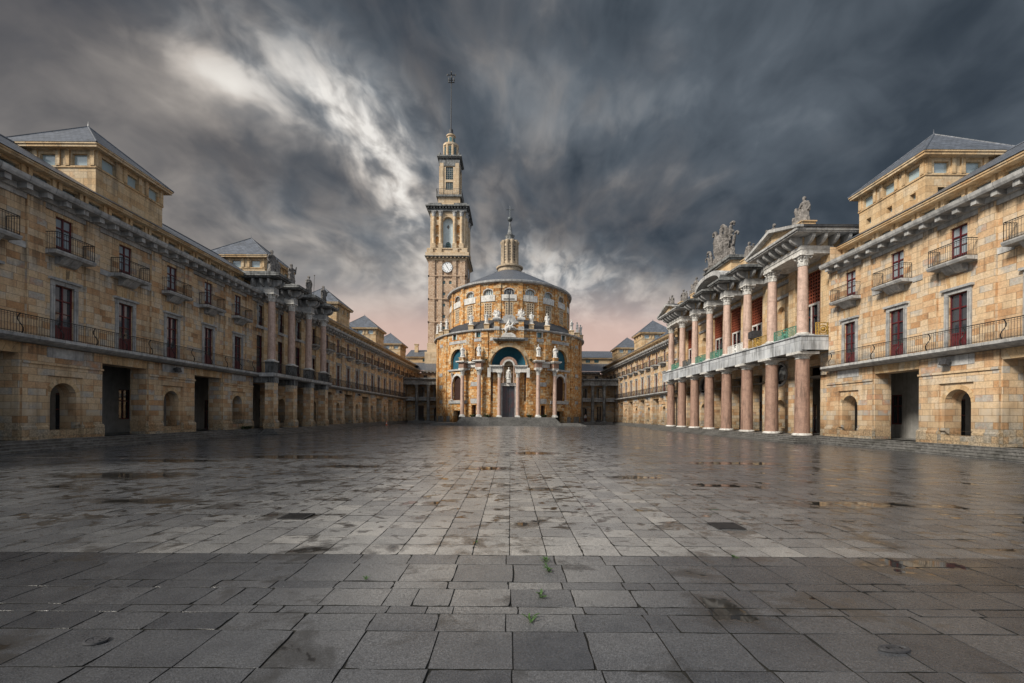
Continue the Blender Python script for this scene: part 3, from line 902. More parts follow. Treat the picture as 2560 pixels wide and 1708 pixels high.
p = MB(s); lattice_panel(p, (24.0, YA+.3), (25.2, YA+.3), 8.47, 9.45); p.build('balustrade', M['gold'], rp)
# entablatures
def pavilion(ca, cb, name):
    y0, y1 = ca-.55, cb+.55
    e = MB(s); e.box(22.98, 25.49, y0, y1, 15.0, 15.32); e.box(22.92, 25.49, y0-.05, y1+.05, 15.32, 15.58); e.box(25.49, 28.5, y0+.1, y1-.1, 15.1, 15.5)
    o = e.build(name, M['white'], rp)
    f = MB(s); f.box(23.15, 28.3, y0+.15, y1-.15, 15.58, 16.3); f.build('frieze', M['ashlar_big'], o)
    c = MB(s)
    n = 6
    for i in range(n): console(c, 22.2, 23.17, y0+.3+(y1-y0-.6)*i/(n-1), .24, 15.62, 16.28)
    for i in range(5):
        console_y(c, y0-.85, y0+.16, 23.4+i*.95, .24, 15.62, 16.28); console_y(c, y1+.85, y1-.16, 23.4+i*.95, .24, 15.62, 16.28)
    split_build(c, 'console', M['gray'], o, .01)
    g = MB(s); ya, yb = y0-1.0, y1+1.0; ym = (ya+yb)/2
    g.box(22.0, 28.6, ya, yb, 16.3, 16.42); g.box(21.9, 28.6, ya-.1, yb+.1, 16.42, 16.6)
    # raking cornice
    for sg, yy in ((1, ya-.12), (-1, yb+.12)):
        P = [(yy, 16.6), (ym, 17.62), (ym, 17.9), (yy-sg*.12, 16.78), (yy-sg*.12, 16.6)]
        g.prism(P, 21.85, 22.35, 'x')
    g.build('pediment_cornice', M['gray'], o)
    t = MB(s); t.poly([(22.34, ya, 16.6), (22.34, yb, 16.6), (22.34, ym, 17.62)]); t.build('tympanum', M['ashlar_big'], o)
    r = MB(s)
    for sg, yy in ((1, ya-.2), (-1, yb+.2)):
        r.poly([(21.86, yy, 16.8), (21.86, ym, 17.92), (30.4, ym, 17.92), (30.4, yy, 16.8)]); r.poly([(22.4, yy, 16.61), (30.4, yy, 16.61), (30.4, yy, 16.8), (21.86, yy, 16.8)])
    r.build('pavilion_roof', M['slatedark'], o)
    return o
pavilion(CY[0], CY[1], 'pedimented_entablature'); pavilion(CY[6], CY[7], 'pedimented_entablature')
bw = MB(s); bw.box(24.75, 25.49, CY[1]+1, CY[6]-1, 15.0, 15.55); bw.box(24.3, 27.0, CY[1]+1, CY[6]-1, 16.3, 16.58)
bo = bw.build('entablature', M['gray'], rp)
bf = MB(s); bf.box(24.9, 26.5, CY[1]+1, CY[6]-1, 15.55, 16.3); bf.build('frieze', M['ashlar_big'], bo)
for i in range(2, 6):
    y = CY[i]
    e = MB(s); e.box(22.95, 24.74, y-.55, y+.55, 15.0, 15.55); o = e.build('entablature_block', M['gray'], rp)
    f = MB(s); f.box(23.2, 24.9, y-.45, y+.45, 15.55, 16.3); f.build('frieze', M['ashlar_big'], o)
    c = MB(s)
    for dy in (-.38, .38): console(c, 22.2, 23.22, y+dy, .22, 15.6, 16.28)
    for xx in (23.5, 24.3):
        console_y(c, y-1.2, y-.45, xx, .22, 15.6, 16.28); console_y(c, y+1.2, y+.45, xx, .22, 15.6, 16.28)
    split_build(c, 'console', M['gray'], o, .01)
    g = MB(s); g.box(22.0, 24.8, y-1.3, y+1.3, 16.3, 16.42); g.box(21.9, 24.8, y-1.42, y+1.42, 16.42, 16.62); g.prism([(21.95, 16.62), (22.9, 16.74), (24.8, 16.74), (24.8, 16.62)], y-1.38, y+1.38)
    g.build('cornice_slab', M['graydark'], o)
for i in (0, 1, 2, 5, 6, 7):
    y = CY[i]; h = MB(s); h.box(23.0, 24.1, y-.52, y+.52, 16.6, 17.5); h.box(22.93, 24.17, y-.6, y+.6, 17.5, 17.6); h.build('statue_pedestal', M['ashlar_big'], rp)
# segmental arch and attic block over the middle bay
ya, yb = CY[3]-.9, CY[4]+.9; ym = (ya+yb)/2; hw = (yb-ya)/2
def arc(r0, rise, n=18): return [(ym+hw*cos(pi-pi*i/n), r0+rise*sin(pi*i/n)) for i in range(n+1)]
a0 = arc(16.62, 1.0); a1 = [(y+(.32 if y > ym+.01 else (-.32 if y < ym-.01 else 0)), z+.42) for y, z in a0]
ar = MB(s)
for i in range(len(a0)-1):
    ar.prism([a0[i], a0[i+1], a1[i+1], a1[i]], 22.1, 24.6, 'x')
ar.build('segmental_arch', M['gray'], rp)
at = MB(s); at.box(23.5, 27.6, ym-2.9, ym+2.9, 16.6, 18.75); ao = at.build('attic_block', M['ashlar_big'], rp)
ac = MB(s); ac.box(23.2, 27.8, ym-3.15, ym+3.15, 18.75, 18.92); ac.box(23.05, 27.9, ym-3.3, ym+3.3, 18.92, 19.2); ac.build('cornice_slab', M['graydark'], ao)
# ------------------------------------------------------------------ church
XC, YC = -.4, 108.0
ch = empty('church', (0, 0, 0), 'round rubble-stone church with slate dome, lantern spire and blue-green arched portal', 'church')
def ell(a, b):
    R = (a+b)/2
    def f(u, w, z):
        t = u/R; return (XC+(a-w)*sin(t), YC-(b-w)*cos(t), z)
    return f, R
fl, RL = ell(17.0, 18.5); fu_, RU = ell(13.9, 16.5)
def at_x(f, R, x, half=pi/2):
    """u whose lateral offset from the axis equals x"""
    lo, hi = -half*R, half*R
    for _ in range(50):
        m = (lo+hi)/2
        if f(m, 0, 0)[0]-XC < x: lo = m
        else: hi = m
    return lo
def cbox(mb, f, u0, u1, z0, z1, out, inn=-.02, n=None, uv=None):
    n = n or max(1, int((u1-u0)/.9))
    for i in range(n):
        a, b = u0+(u1-u0)*i/n, u0+(u1-u0)*(i+1)/n
        q = lambda w, z: [f(a, w, z), f(b, w, z)]
        A, B = q(-out, z0), q(-out, z1)
        mb.poly([A[0], A[1], B[1], B[0]], [(a, z0), (b, z0), (b, z1), (a, z1)])
        for z in (z0, z1):
            o_, i_ = q(-out, z), q(-inn, z); mb.poly([o_[0], o_[1], i_[1], i_[0]], [(a, 0), (b, 0), (b, out), (a, out)])
    for u in (u0, u1):
        mb.poly([f(u, -out, z0), f(u, -out, z1), f(u, -inn, z1), f(u, -inn, z0)], [(u, z0), (u, z1), (u+out, z1), (u+out, z0)])
def ringcyl(mb, f, R, prof, n=96):
    """prof: list of (w_out, z) swept all round"""
    P = []
    for (o, z) in prof: P.append([mb.vert(f(2*pi*R*i/n, -o, z)) for i in range(n)])
    for k in range(len(prof)-1):
        for i in range(n):
            j = (i+1) % n; u0, u1 = 2*pi*R*i/n, 2*pi*R*(i+1)/n
            L0 = prof[k][1]+prof[k][0]; L1 = prof[k+1][1]+prof[k+1][0]
            mb.face([P[k][i], P[k][j], P[k+1][j], P[k+1][i]], [(u0, L0), (u1, L0), (u1, L1), (u0, L1)], False)
full = pi*RL
us = at_x(fl, RL, 10.5)
ops = [dict(u=0, w=7.5, z0=1.6, z1=15.45, kind='arch', d=.75)]
for sg in (-1, 1):
    ops += [dict(u=sg*us, w=4.6, z0=11.35, z1=15.45, kind='arch', d=.6),
            dict(u=sg*us, w=2.5, z0=5.0, z1=10.0, kind='arch', d=.5),
            dict(u=sg*us*1.0, w=2.6, z0=.5, z1=2.85, d=1.2),
            dict(u=sg*at_x(fl, RL, 6.95), w=1.1, z0=1.6, z1=4.0, d=.8),
            dict(u=sg*at_x(fl, RL, 6.07), w=1.0, z0=17.45, z1=18.5, d=.35),
            dict(u=sg*at_x(fl, RL, 11.2), w=1.0, z0=17.45, z1=18.5, d=.35),
            dict(u=sg*at_x(fl, RL, 6.35), w=1.2, z0=12.6, z1=15.6, kind='arch', d=.35),
            dict(u=sg*at_x(fl, RL, 16.0), w=.8, z0=9.5, z1=14.5, kind='arch', d=.35)]
W = MB(); wall(W, fl, -full, full, .5, 18.7, ops, step=.9)
pil = [(4.75, .7), (7.85, .75), (13.4, .6), (15.6, .4)]
for x, hw in pil:
    for sg in (-1, 1):
        uc = sg*at_x(fl, RL, x)
        cbox(W, fl, uc-hw*1.05, uc+hw*1.05, 10.9 if x < 8 else .5, 18.7, .18)
W.build('drum_wall', M['rubble'], ch)
def back(name, f, ol, m, parent=None, eps=.0):
    b = MB()
    for o in ol:
        d = o['d']-eps-.01; n = 8; r = o['w']/2
        pts = [f(o['u']-r, d, o['z0']), f(o['u']+r, d, o['z0'])]
        if o.get('kind') == 'arch':
            for i in range(13): pts.append(f(o['u']+r*cos(pi*i/12), d, o['z1']-r+r*sin(pi*i/12)))
        else: pts += [f(o['u']+r, d, o['z1']), f(o['u']-r, d, o['z1'])]
        b.poly(pts)
    return b.build(name, m, parent or ch)
for sg in (0, 1):
    k = 1+8*sg
    sw = back('apse', fl, [ops[k]], M['teal'])
    back('doorway', fl, [ops[k+2]], M['iron']); back('doorway', fl, [ops[k+3]], M['brown'])
    for q in (4, 5):
        b = back('square_window', fl, [ops[k+q]], M['tealpane'])
        fr = MB(); o = ops[k+q]
        for (ua, ub, za, zb) in ((-.75, -.5, o['z0']-.02, o['z1']+.25), (.5, .75, o['z0']-.02, o['z1']+.25), (-.5, .5, o['z1'], o['z1']+.25)):
            cbox(fr, fl, o['u']+ua, o['u']+ub, za, zb, .06, n=1)
        fr.build('window_frame', M['white'], b)
    back('statue_niche', fl, [ops[k+6]], M['rubble']); back('slit_window', fl, [ops[k+7]], M['brown'])
# bands of pale stone
bd = MB()
for x0, x1, z0, z1 in ((1.9, 3.75, 16.7, 17.3), (5.0, 6.95, 16.65, 17.25), (8.6, 12.5, 16.55, 17.15), (14.2, 15.0, 16.5, 17.1), (6.15, 7.6, 7.75, 8.6), (6.15, 7.6, 4.3, 5.25), (14.25, 15.1, 10.2, 10.9), (14.25, 15.1, 7.6, 8.3), (14.25, 15.1, 4.4, 5.1)):
    for sg in (-1, 1):
        a, b = sorted((sg*at_x(fl, RL, x0), sg*at_x(fl, RL, x1))); cbox(bd, fl, a, b, z0, z1, .07)
cbox(bd, fl, at_x(fl, RL, -12.4), at_x(fl, RL, -8.4), 4.3, 4.95, .25); cbox(bd, fl, at_x(fl, RL, 8.4), at_x(fl, RL, 12.4), 4.3, 4.95, .25)
cbox(bd, fl, at_x(fl, RL, -12.6), at_x(fl, RL, -7.6), 11.0, 11.35, .3); cbox(bd, fl, at_x(fl, RL, 7.6), at_x(fl, RL, 12.6), 11.0, 11.35, .3)
split_build(bd, 'stone_band', M['gray'], ch)
pb = MB()
for sg in (-1, 1):
    a, b = sorted((sg*at_x(fl, RL, 12.3), sg*at_x(fl, RL, 16.9))); cbox(pb, fl, a, b, .0, 1.7, .12)
split_build(pb, 'plinth', M['graydark'], ch)
vs = MB(); ring_stones(vs, fl, 0, 15.45-3.75, 3.76, 4.5, .05, 25)
for sg in (-1, 1): ring_stones(vs, fl, sg*us, 15.45-2.3, 2.31, 2.95, .05, 15)
split_build(vs, 'arch_voussoirs', M['ashlar_big'], ch)
# side windows: lattice, columns, scalloped arch
for sg in (-1, 1):
    lt = MB(); u0 = sg*us
    for i in range(10):
        u = u0-1.18+2.36*i/9; cbox(lt, fl, u-.05, u+.05, 5.3, 9.6, -.3, -.36, 1)
    for i in range(18):
        z = 5.35+4.2*i/17; cbox(lt, fl, u0-1.22, u0+1.22, z-.05, z+.05, -.31, -.36, 2)
    lo = lt.build('lattice_window', M['brown'], ch)
    b = back('pane', fl, [dict(u=u0, w=2.5, z0=5.0, z1=10.0, kind='arch', d=.48)], M['brown'], lo)
    for dx in (-1.55, 1.55):
        p = fl(u0+dx, -.22, 0)
        corinthian(ch, 1, p[0], p[1], 4.98, 10.6, .2, 'pink', 'white', .75, .2, name='colonnette')
    sc = MB(); ring_stones(sc, fl, u0, 8.75, 1.26, 1.7, .25, 15)
    split_build(sc, 'scalloped_arch', M['white'], ch)
# lower cornice and ring roof
cr = MB(); ringcyl(cr, fl, RL, [(0, 18.55), (.15, 18.6), (.5, 18.72), (.55, 18.95), (.3, 19.05), (-.4, 19.1)]); cr.build('drum_cornice', M['gray'], ch)
rr = MB(); n = 96
fin, _ = ell(13.95, 16.55)
for i in range(n):
    a, b = 2*pi*i/n, 2*pi*(i+1)/n
    rr.poly([fl(a*RL, .05, 19.09), fl(b*RL, .05, 19.09), fin(b*_, 0, 21.2), fin(a*_, 0, 21.2)], [(a*17, 0), (b*17, 0), (b*17, 4), (a*17, 4)])
rr.build('ring_roof', M['slatedark'], ch)
# upper drum
uops = []; step = pi*RU/10
for i in range(-10, 10):
    u = step*i
    uops.append(dict(u=u, w=2.35, z0=26.25, z1=27.55, kind='rect', d=.5)); uops.append(dict(u=u, w=1.6, z0=21.7, z1=24.7, d=.3))
UD = MB(); wall(UD, fu_, -pi*RU-step/2, pi*RU-step/2, 20.4, 29.0, uops, step=.9)
for i in range(-10, 10):
    u = step*(i+.5); cbox(UD, fu_, u-.55, u+.55, 20.4, 28.75, .22)
UD.build('drum_wall', M['rubble'], ch)
pn = MB(); pf = MB(); lw0 = None
for i in range(-6, 7):
    u = step*i
    p = MB(); cbox(p, fu_, u-1.65, u+1.65, 25.0, 26.25, .14, n=3); p.build('sill_panel', M['white'], ch)
    l = MB()
    # segmental head filling the rectangular opening
    nseg = 10; w = 2.35
    g = lambda t: 26.62+.86*sqrt(max(0, 1-(t*2)**2))
    for j in range(nseg):
        t0, t1 = -.5+j/nseg, -.5+(j+1)/nseg
        l.poly([fu_(u+t0*w, .06, g(t0)), fu_(u+t1*w, .06, g(t1)), fu_(u+t1*w, .06, 27.6), fu_(u+t0*w, .06, 27.6)])
        l.poly([fu_(u+t0*w, .06, g(t0)), fu_(u+t1*w, .06, g(t1)), fu_(u+t1*w, .4, g(t1)), fu_(u+t0*w, .4, g(t0))])
    lo = l.build('lunette_window', M['ashlar_big'], ch)
    r = MB()
    for j in range(nseg):
        t0, t1 = -.5+j/nseg, -.5+(j+1)/nseg
        P = [fu_(u+t0*w*1.0, -.05, g(t0)), fu_(u+t1*w, -.05, g(t1)), fu_(u+t1*w*1.08, -.05, g(t1)+.16), fu_(u+t0*w*1.08, -.05, g(t0)+.16)]
        Q = [fu_(u+t0*w*1.0, .07, g(t0)), fu_(u+t1*w, .07, g(t1)), fu_(u+t1*w*1.08, .07, g(t1)+.16), fu_(u+t0*w*1.08, .07, g(t0)+.16)]
        r.poly(P)
        for k in range(4): r.poly([P[k], P[(k+1) % 4], Q[(k+1) % 4], Q[k]])
    r.build('window_arch', M['gray'], lo)
    gl = MB(); gl.poly([fu_(u-w/2, .45, 26.2), fu_(u+w/2, .45, 26.2), fu_(u+w/2, .45, 27.5), fu_(u-w/2, .45, 27.5)]); gl.build('pane', M['skyglass' if i % 3 else 'glass'], lo)
    m_ = MB()
    for du in (-.55, 0, .55): cbox(m_, fu_, u+du-.05, u+du+.05, 26.2, 27.4, -.3, -.4, 1)
    m_.build('mullion', M['white'], lo)
    la = MB()
    for j in range(4): uu = u-.8+1.6*j/3; cbox(la, fu_, uu-.12, uu+.12, 21.7, 24.7, .03, -.25, 1)
    for j in range(7): zz = 21.75+2.9*j/6; cbox(la, fu_, u-.8, u+.8, zz-.09, zz+.09, .02, -.24, 2)
    lo = la.build('lattice_window', M['cream'], ch)
    gp = MB(); gp.poly([fu_(u-.8, .28, 21.7), fu_(u+.8, .28, 21.7), fu_(u+.8, .28, 24.7), fu_(u-.8, .28, 24.7)]); gp.build('pane', M['glass' if i else 'skyglass'], lo)
cu = MB(); ringcyl(cu, fu_, RU, [(0, 28.6), (.2, 28.66), (.62, 28.78), (.7, 29.1), (.45, 29.22), (-.3, 29.3)]); cu.build('stone_cornice', M['gray'], ch)
dr = MB()
prof = [(1.02, 29.25), (.85, 30.6), (.62, 32.4), (.4, 34.1), (.2, 35.5)]
n = 80
for k in range(len(prof)-1):
    for i in range(n):
        a, b = 2*pi*i/n, 2*pi*(i+1)/n
        P = lambda q, t: (XC+13.9*q[0]*sin(t), YC-16.5*q[0]*cos(t), q[1])
        dr.poly([P(prof[k], a), P(prof[k], b), P(prof[k+1], b), P(prof[k+1], a)], [(a*10, k*4), (b*10, k*4), (b*10, k*4+4), (a*10, k*4+4)], True)
dr.build('dome_roof', M['slate'], ch)
# lantern
ln = MB(); ln.lathe([(2.75, 34.6), (2.75, 36.5), (3.15, 36.6), (3.2, 36.9), (2.2, 37.0), (2.2, 37.4)], XC, YC, 32)
lo = ln.build('lantern_base', M['cream'], ch)
sh = MB(); sh.lathe([(1.72, 37.0), (1.72, 42.9)], XC, YC, 24)
for i in range(10):
    a = 2*pi*(i+.5)/10-pi/2; sh.lathe([(.34, 37.4), (.32, 42.3), (.5, 42.5), (.52, 43.0), (.3, 43.1)], XC+1.75*cos(a), YC+1.75*sin(a), 8)
sh.build('lantern_shaft', M['cream'], lo)
sl = MB()
for i in range(10):
    a = 2*pi*i/10-pi/2; t = Vector((-sin(a), cos(a)))
    c0 = Vector((XC+1.73*cos(a), YC+1.73*sin(a)))
    for sg in (-.17, .17):
        for j in range(6):
            z = 38.2+j*.62; p = c0+t*sg
            q = [p-t*.1, p+t*.1]
            o = Vector((cos(a), sin(a)))*.03
            sl.poly([(q[0].x+o.x, q[0].y+o.y, z), (q[1].x+o.x, q[1].y+o.y, z), (q[1].x+o.x, q[1].y+o.y, z+.4), (q[0].x+o.x, q[0].y+o.y, z+.4)])
split_build(sl, 'slit_window', M['iron'], lo)
sp = MB(); sp.lathe([(1.75, 42.8), (1.6, 43.3), (1.05, 43.6), (1.0, 44.2), (1.15, 44.5), (.75, 44.7), (.6, 44.9), (.08, 48.0)], XC, YC, 16); sp.build('lantern_spire', M['graydark'], ch)
bl = MB(); bl.ball((XC, YC, 48.5), .62, 16); bo = bl.build('spire_ball', M['bronze'], ch)
cx = MB(); cx.tube([(XC, YC, 49), (XC, YC, 51.7)], .08, 6); cx.tube([(XC-.9, YC, 50.75), (XC+.9, YC, 50.75)], .08, 6); cx.build('cross', M['bronze'], bo)
fr = MB()
for i in range(14):
    a = 2*pi*i/14; fr.tube([(XC+3.3*cos(a), YC+3.3*sin(a), 34.6), (XC+3.9*cos(a), YC+3.9*sin(a), 35.5)], .04, 4)
fr.tube([(XC+3.75*cos(2*pi*i/40), YC+3.75*sin(2*pi*i/40), 35.3) for i in range(41)], .035, 4)
fr.build('roof_railing', M['iron'], ch)

# portal
yw = fl(0, .75, 0)[1]
pw = MB(); fp = lambda u, w, z: (XC+u, yw+w, z)
wall(pw, fp, -3.85, 3.85, 1.6, 11.7, [dict(u=0, w=2.55, z0=1.6, z1=7.75, d=.4), dict(u=-3.3, w=.36, z0=4.7, z1=10.3, d=.4), dict(u=3.3, w=.36, z0=4.7, z1=10.3, d=.4), dict(u=0, w=1.75, z0=8.3, z1=11.7, d=.7)])
pw.build('portal_wall', M['rubble'], ch)
# half dome
ap = MB(); zc = 11.7; R = 3.75; dp = 2.6; na, nb = 28, 10
yA = fl(0, .05, 0)[1]
def AP(i, j):
    f = pi*i/na; s_ = pi/2*j/nb
    return (XC+R*cos(s_)*cos(f), yA+.1+dp*sin(s_), zc+R*cos(s_)*sin(f))
for i in range(na):
    for j in range(nb): ap.poly([AP(i, j), AP(i+1, j), AP(i+1, j+1), AP(i, j+1)], None, True)
ap.poly([(XC-3.75, yA+.1, zc-.01)]+[(XC-3.75*cos(pi*i/12), yA+.1+2.6*sin(pi*i/12), zc-.01) for i in range(1, 12)]+[(XC+3.75, yA+.1, zc-.01)])
ap.build('portal_apse', M['teal'], ch, recalc=True)
pe = MB()
for sg in (-1, 1):
    a, b = sorted((XC+sg*1.25, XC+sg*3.74))
    pe.box(a, b, yw-.75, yw+.0, 10.45, 11.35); pe.box(a-.06, b+.0, yw-.95, yw, 11.35, 11.55); pe.box(a-.1, b, yw-1.1, yw, 11.55, 11.8)
    a, b = sorted((XC+sg*3.55, XC+sg*4.15)); pe.box(a, b, yw-1.05, yw-.6, 9.4, 11.3)
split_build(pe, 'portal_entablature', M['white'], ch)
dd = MB()
for sg in (-1, 1):
    a, b = sorted((XC+sg*.02, XC+sg*1.2)); dd.box(a, b, yw+.3, yw+.36, 1.62, 7.7)
    for i in range(3):
        for j in range(7):
            p0 = a+.08+(b-a-.16)*i/3; dd.box(p0+.03, p0+(b-a-.16)/3-.03, yw+.275, yw+.3, 1.8+j*.83, 2.52+j*.83)
do = dd.build('entrance_door', M['door'], ch)
df = MB(); df.box(XC-1.5, XC-1.22, yw-.1, yw+.3, 1.6, 7.76); df.box(XC+1.22, XC+1.5, yw-.1, yw+.3, 1.6, 7.76); df.build('door_frame', M['gray'], do)
dl = MB(); dl.box(XC-1.75, XC+1.75, yw-.2, yw+.3, 7.77, 8.35); dl.build('door_lintel', M['white'], ch)
sl = MB()
for x in (-3.3, 3.3): sl.poly([(XC+x-.19, yw+.38, 4.7), (XC+x+.19, yw+.38, 4.7), (XC+x+.19, yw+.38, 10.3), (XC+x-.19, yw+.38, 10.3)])
split_build(sl, 'slit_window', M['brown'], ch)
# niche aedicule
na_ = MB(); fn = lambda u, w, z: (XC+u, yw-.62+w, z)
wall(na_, fn, -1.28, 1.28, 8.36, 12.0, [dict(u=0, w=1.72, z0=8.36, z1=12.0, d=.9)])
ring = MB()
def band(mb, r0, r1, y0, y1, z, n=20):
    for i in range(n):
        a, b = pi*i/n, pi*(i+1)/n
        q = [(XC+r*cos(t), z+r*sin(t)) for r, t in ((r0, a), (r1, a), (r1, b), (r0, b))]
        F = [(p[0], y0, p[1]) for p in q]; B = [(p[0], y1, p[1]) for p in q]
        mb.poly(F); mb.poly(B)
        for k in range(4): mb.poly([F[k], F[(k+1) % 4], B[(k+1) % 4], B[k]])
band(ring, .9, 1.22, yw-.72, yw+.3, 11.75); no = ring.build('niche_arch', M['white'], ch)
r2 = MB(); band(r2, 1.23, 1.75, yw-.55, yw+.35, 11.75); r2.build('archivolt', M['pinkdark'], no)
nb_ = MB(); nb_.poly([(XC-.95, yw+.28, 8.36), (XC+.95, yw+.28, 8.36), (XC+.95, yw+.28, 11.75)]+[(XC+.95*cos(pi*i/12), yw+.28, 11.75+.95*sin(pi*i/12)) for i in range(1, 12)]+[(XC-.95, yw+.28, 11.75)]); nb_.build('niche_back', M['ashlar'], no)
nc = MB()
for sg in (-1, 1): nc.lathe([(.13, 8.36), (.1, 8.5), (.1, 11.4), (.16, 11.55), (.16, 11.74)], XC+sg*1.05, yw-.45, 12)
split_build(nc, 'niche_shaft', M['pink'], no)
na_ = None
for sg in (-1, 1): corinthian(ch, 1, XC+sg*1.82, yw-.55, 1.6, 10.44, .37, 'pink', 'white', 1.05, .35)
big = []
for x in (5.5, 8.75):
    for sg in (-1, 1):
        u = sg*at_x(fl, RL, x); p = fl(u, -1.0, 0)
        c = corinthian(ch, 1, p[0], p[1], 1.6, 10.95, .42, 'pink', 'white', 1.1, .5)
        big.append((p[0], p[1]))
        uu = sg*at_x(fl, RL, x); hw = .62
        e = MB(); cbox(e, fl, uu-hw, uu+hw, 10.96, 11.35, 1.55, n=1); eo = e.build('entablature_block', M['white'], ch)
        f = MB(); cbox(f, fl, uu-hw*.95, uu+hw*.95, 11.35, 12.35, 1.5, n=1); f.build('frieze', M['pinkdark'], eo)
        g = MB(); cbox(g, fl, uu-hw*1.3, uu+hw*1.3, 12.35, 12.52, 1.75, n=1); cbox(g, fl, uu-hw*1.55, uu+hw*1.55, 12.52, 12.75, 2.0, n=1); g.build('cornice_slab', M['white'], eo)
        h = MB(); cbox(h, fl, uu-.48, uu+.48, 12.75, 13.35, 1.5, .6, n=1); cbox(h, fl, uu-.58, uu+.58, 13.35, 13.47, 1.6, .5, n=1); h.build('statue_pedestal', M['rubble'], eo)
lk = MB()
for sg in (-1, 1):
    a, b = sorted((sg*at_x(fl, RL, 6.2), sg*at_x(fl, RL, 8.1))); cbox(lk, fl, a, b, 11.5, 12.3, .3); cbox(lk, fl, a, b, 12.3, 12.65, .7)
split_build(lk, 'link_cornice', M['white'], ch)
# frontispiece above the arch
yf = fl(0, 0, 0)[1]
lg = MB(); lg.box(XC-2.95, XC+2.95, yf-.8, yf+.1, 16.6, 16.78); lg.box(XC-3.1, XC+3.1, yf-1.0, yf+.1, 16.78, 17.1); lg.build('statue_ledge', M['graydark'], ch)
fb = MB(); fb.box(XC-2.2, XC+2.2, yf-.25, yf+.8, 17.1, 20.4); fbo = fb.build('frontispiece_wall', M['rubble'], ch)
for sg in (-1, 1):
    p = MB(); x = XC+sg*2.4; p.box(x-.5, x+.5, yf-.6, yf+.6, 17.1, 20.3); po = p.build('pillar', M['rubble'], ch)
    q = MB(); q.box(x-.56, x+.56, yf-.67, yf+.6, 18.6, 19.3); q.box(x-.6, x+.6, yf-.7, yf+.7, 20.3, 20.6); q.box(x-.8, x+.8, yf-.9, yf+.9, 20.6, 20.9); split_build(q, 'pillar_cap', M['gray'], po)
st = MB(); st.box(XC-2.0, XC+2.0, yf-.45, yf+.8, 20.0, 20.5); st.box(XC-1.4, XC+1.4, yf-.4, yf+.8, 20.5, 20.9); st.box(XC-1.2, XC+1.2, yf-.3, yf+.7, 20.9, 21.4); st.box(XC-.85, XC+.85, yf-.2, yf+.6, 21.4, 21.7); st.build('stepped_block', M['gray'], fbo)
ev = fl
for x in (4.45, 7.7):
    for sg in (-1, 1):
        p = MB(); q = fl(sg*at_x(fl, RL, x), .1, 0); p.box(q[0]-.5, q[0]+.5, q[1]-.5, q[1]+.5, 19.0, 19.85); p.box(q[0]-.6, q[0]+.6, q[1]-.6, q[1]+.6, 19.85, 19.98); p.build('statue_pedestal', M['ashlar_big'], ch)
for x in (13.3, 14.9, 16.1):
    for sg in (-1, 1):
        p = MB(); q = fl(sg*at_x(fl, RL, x), .1, 0); p.box(q[0]-.5, q[0]+.5, q[1]-.5, q[1]+.5, 19.0, 19.85); p.box(q[0]-.6, q[0]+.6, q[1]-.6, q[1]+.6, 19.85, 19.98); p.build('statue_pedestal', M['ashlar_big'], ch)

# ------------------------------------------------------------------ clock tower
D = 131.0; TX0, TX1 = (1071.6-1276)*D/1138, (1160.6-1276)*D/1138
TXC = (TX0+TX1)/2; TW = (TX1-TX0)/2; TD = TW*1.12; TYC = D+TD
def tz(srcy): return 2+(1038-srcy)*D/1138
def dep(zy): return D+(TYC-2.2-D)*min(1, max(0, (935-zy)/75))
def rz(zy): return 2+(1038-140-.3953*zy)*dep(zy)/1138      # region-3 zoom y
def sz(zy): return tz(480+.1786*zy)      # region-8 zoom y
ct = empty('clock_tower', (0, 0, 0), 'tall slender stone clock tower tapering in stages to a cross-topped mast', 'tower')
def faces(hw, hd):
    return [(lambda u, w, z: (TXC+u, TYC-hd+w, z), hw), (lambda u, w, z: (TXC+hw-w, TYC+u, z), hd),
            (lambda u, w, z: (TXC-u, TYC+hd-w, z), hw), (lambda u, w, z: (TXC-hw+w, TYC-u, z), hd)]
zA = 13.5; zB = sz(970)
SH = MB()
for i, (f, h) in enumerate(faces(TW, TD)):
    k = h/TW
    so = []
    for zy in (1272, 1432, 1590, 1750, 1910, 2070): 
        for u in (-.18, .18): so.append(dict(u=u*TW+ -.06, w=.75, z0=sz(zy)-.45, z1=sz(zy)+.45, d=.3))
    so = [o for o in so if o['z0'] > zA+1]
    wall(SH, f, -h, h, zA, zB, so)
    for (a, b) in ((-1, -.70), (-.5, -.28), (.28, .5), (.70, 1)):
        q = [f(a*h, -.35, 0), f(b*h, .02, 0)]
        SH.box(*sorted((q[0][0], q[1][0])), *sorted((q[0][1], q[1][1])), zA, zB-.01)
    for zy in (1185, 1508, 1830, 2150):
        q = [f(-h-.42, -.42, 0), f(h+.42, .02, 0)]
        SH.box(*sorted((q[0][0], q[1][0])), *sorted((q[0][1], q[1][1])), sz(zy)-.14, sz(zy)+.14)
    if i < 2:
        g = MB()
        for o in so: g.poly([f(o['u']-.38, .28, o['z0']), f(o['u']+.38, .28, o['z0']), f(o['u']+.38, .28, o['z1']), f(o['u']-.38, .28, o['z1'])])
        split_build(g, 'shaft_window', M['tealpane'], ct)
SH.build('tower_shaft', M['towerstone'], ct)
pb = MB(); pb.box(TXC-TW-.9, TXC+TW+.9, TYC-TD-2.0, TYC+TD+.9, 12, 19.8); pb.box(TXC-TW-.5, TXC+TW+.5, TYC-TD-.6, TYC+TD+.6, 19.8, 22.5); pb.build('tower_plinth', M['towerplain'], ct)
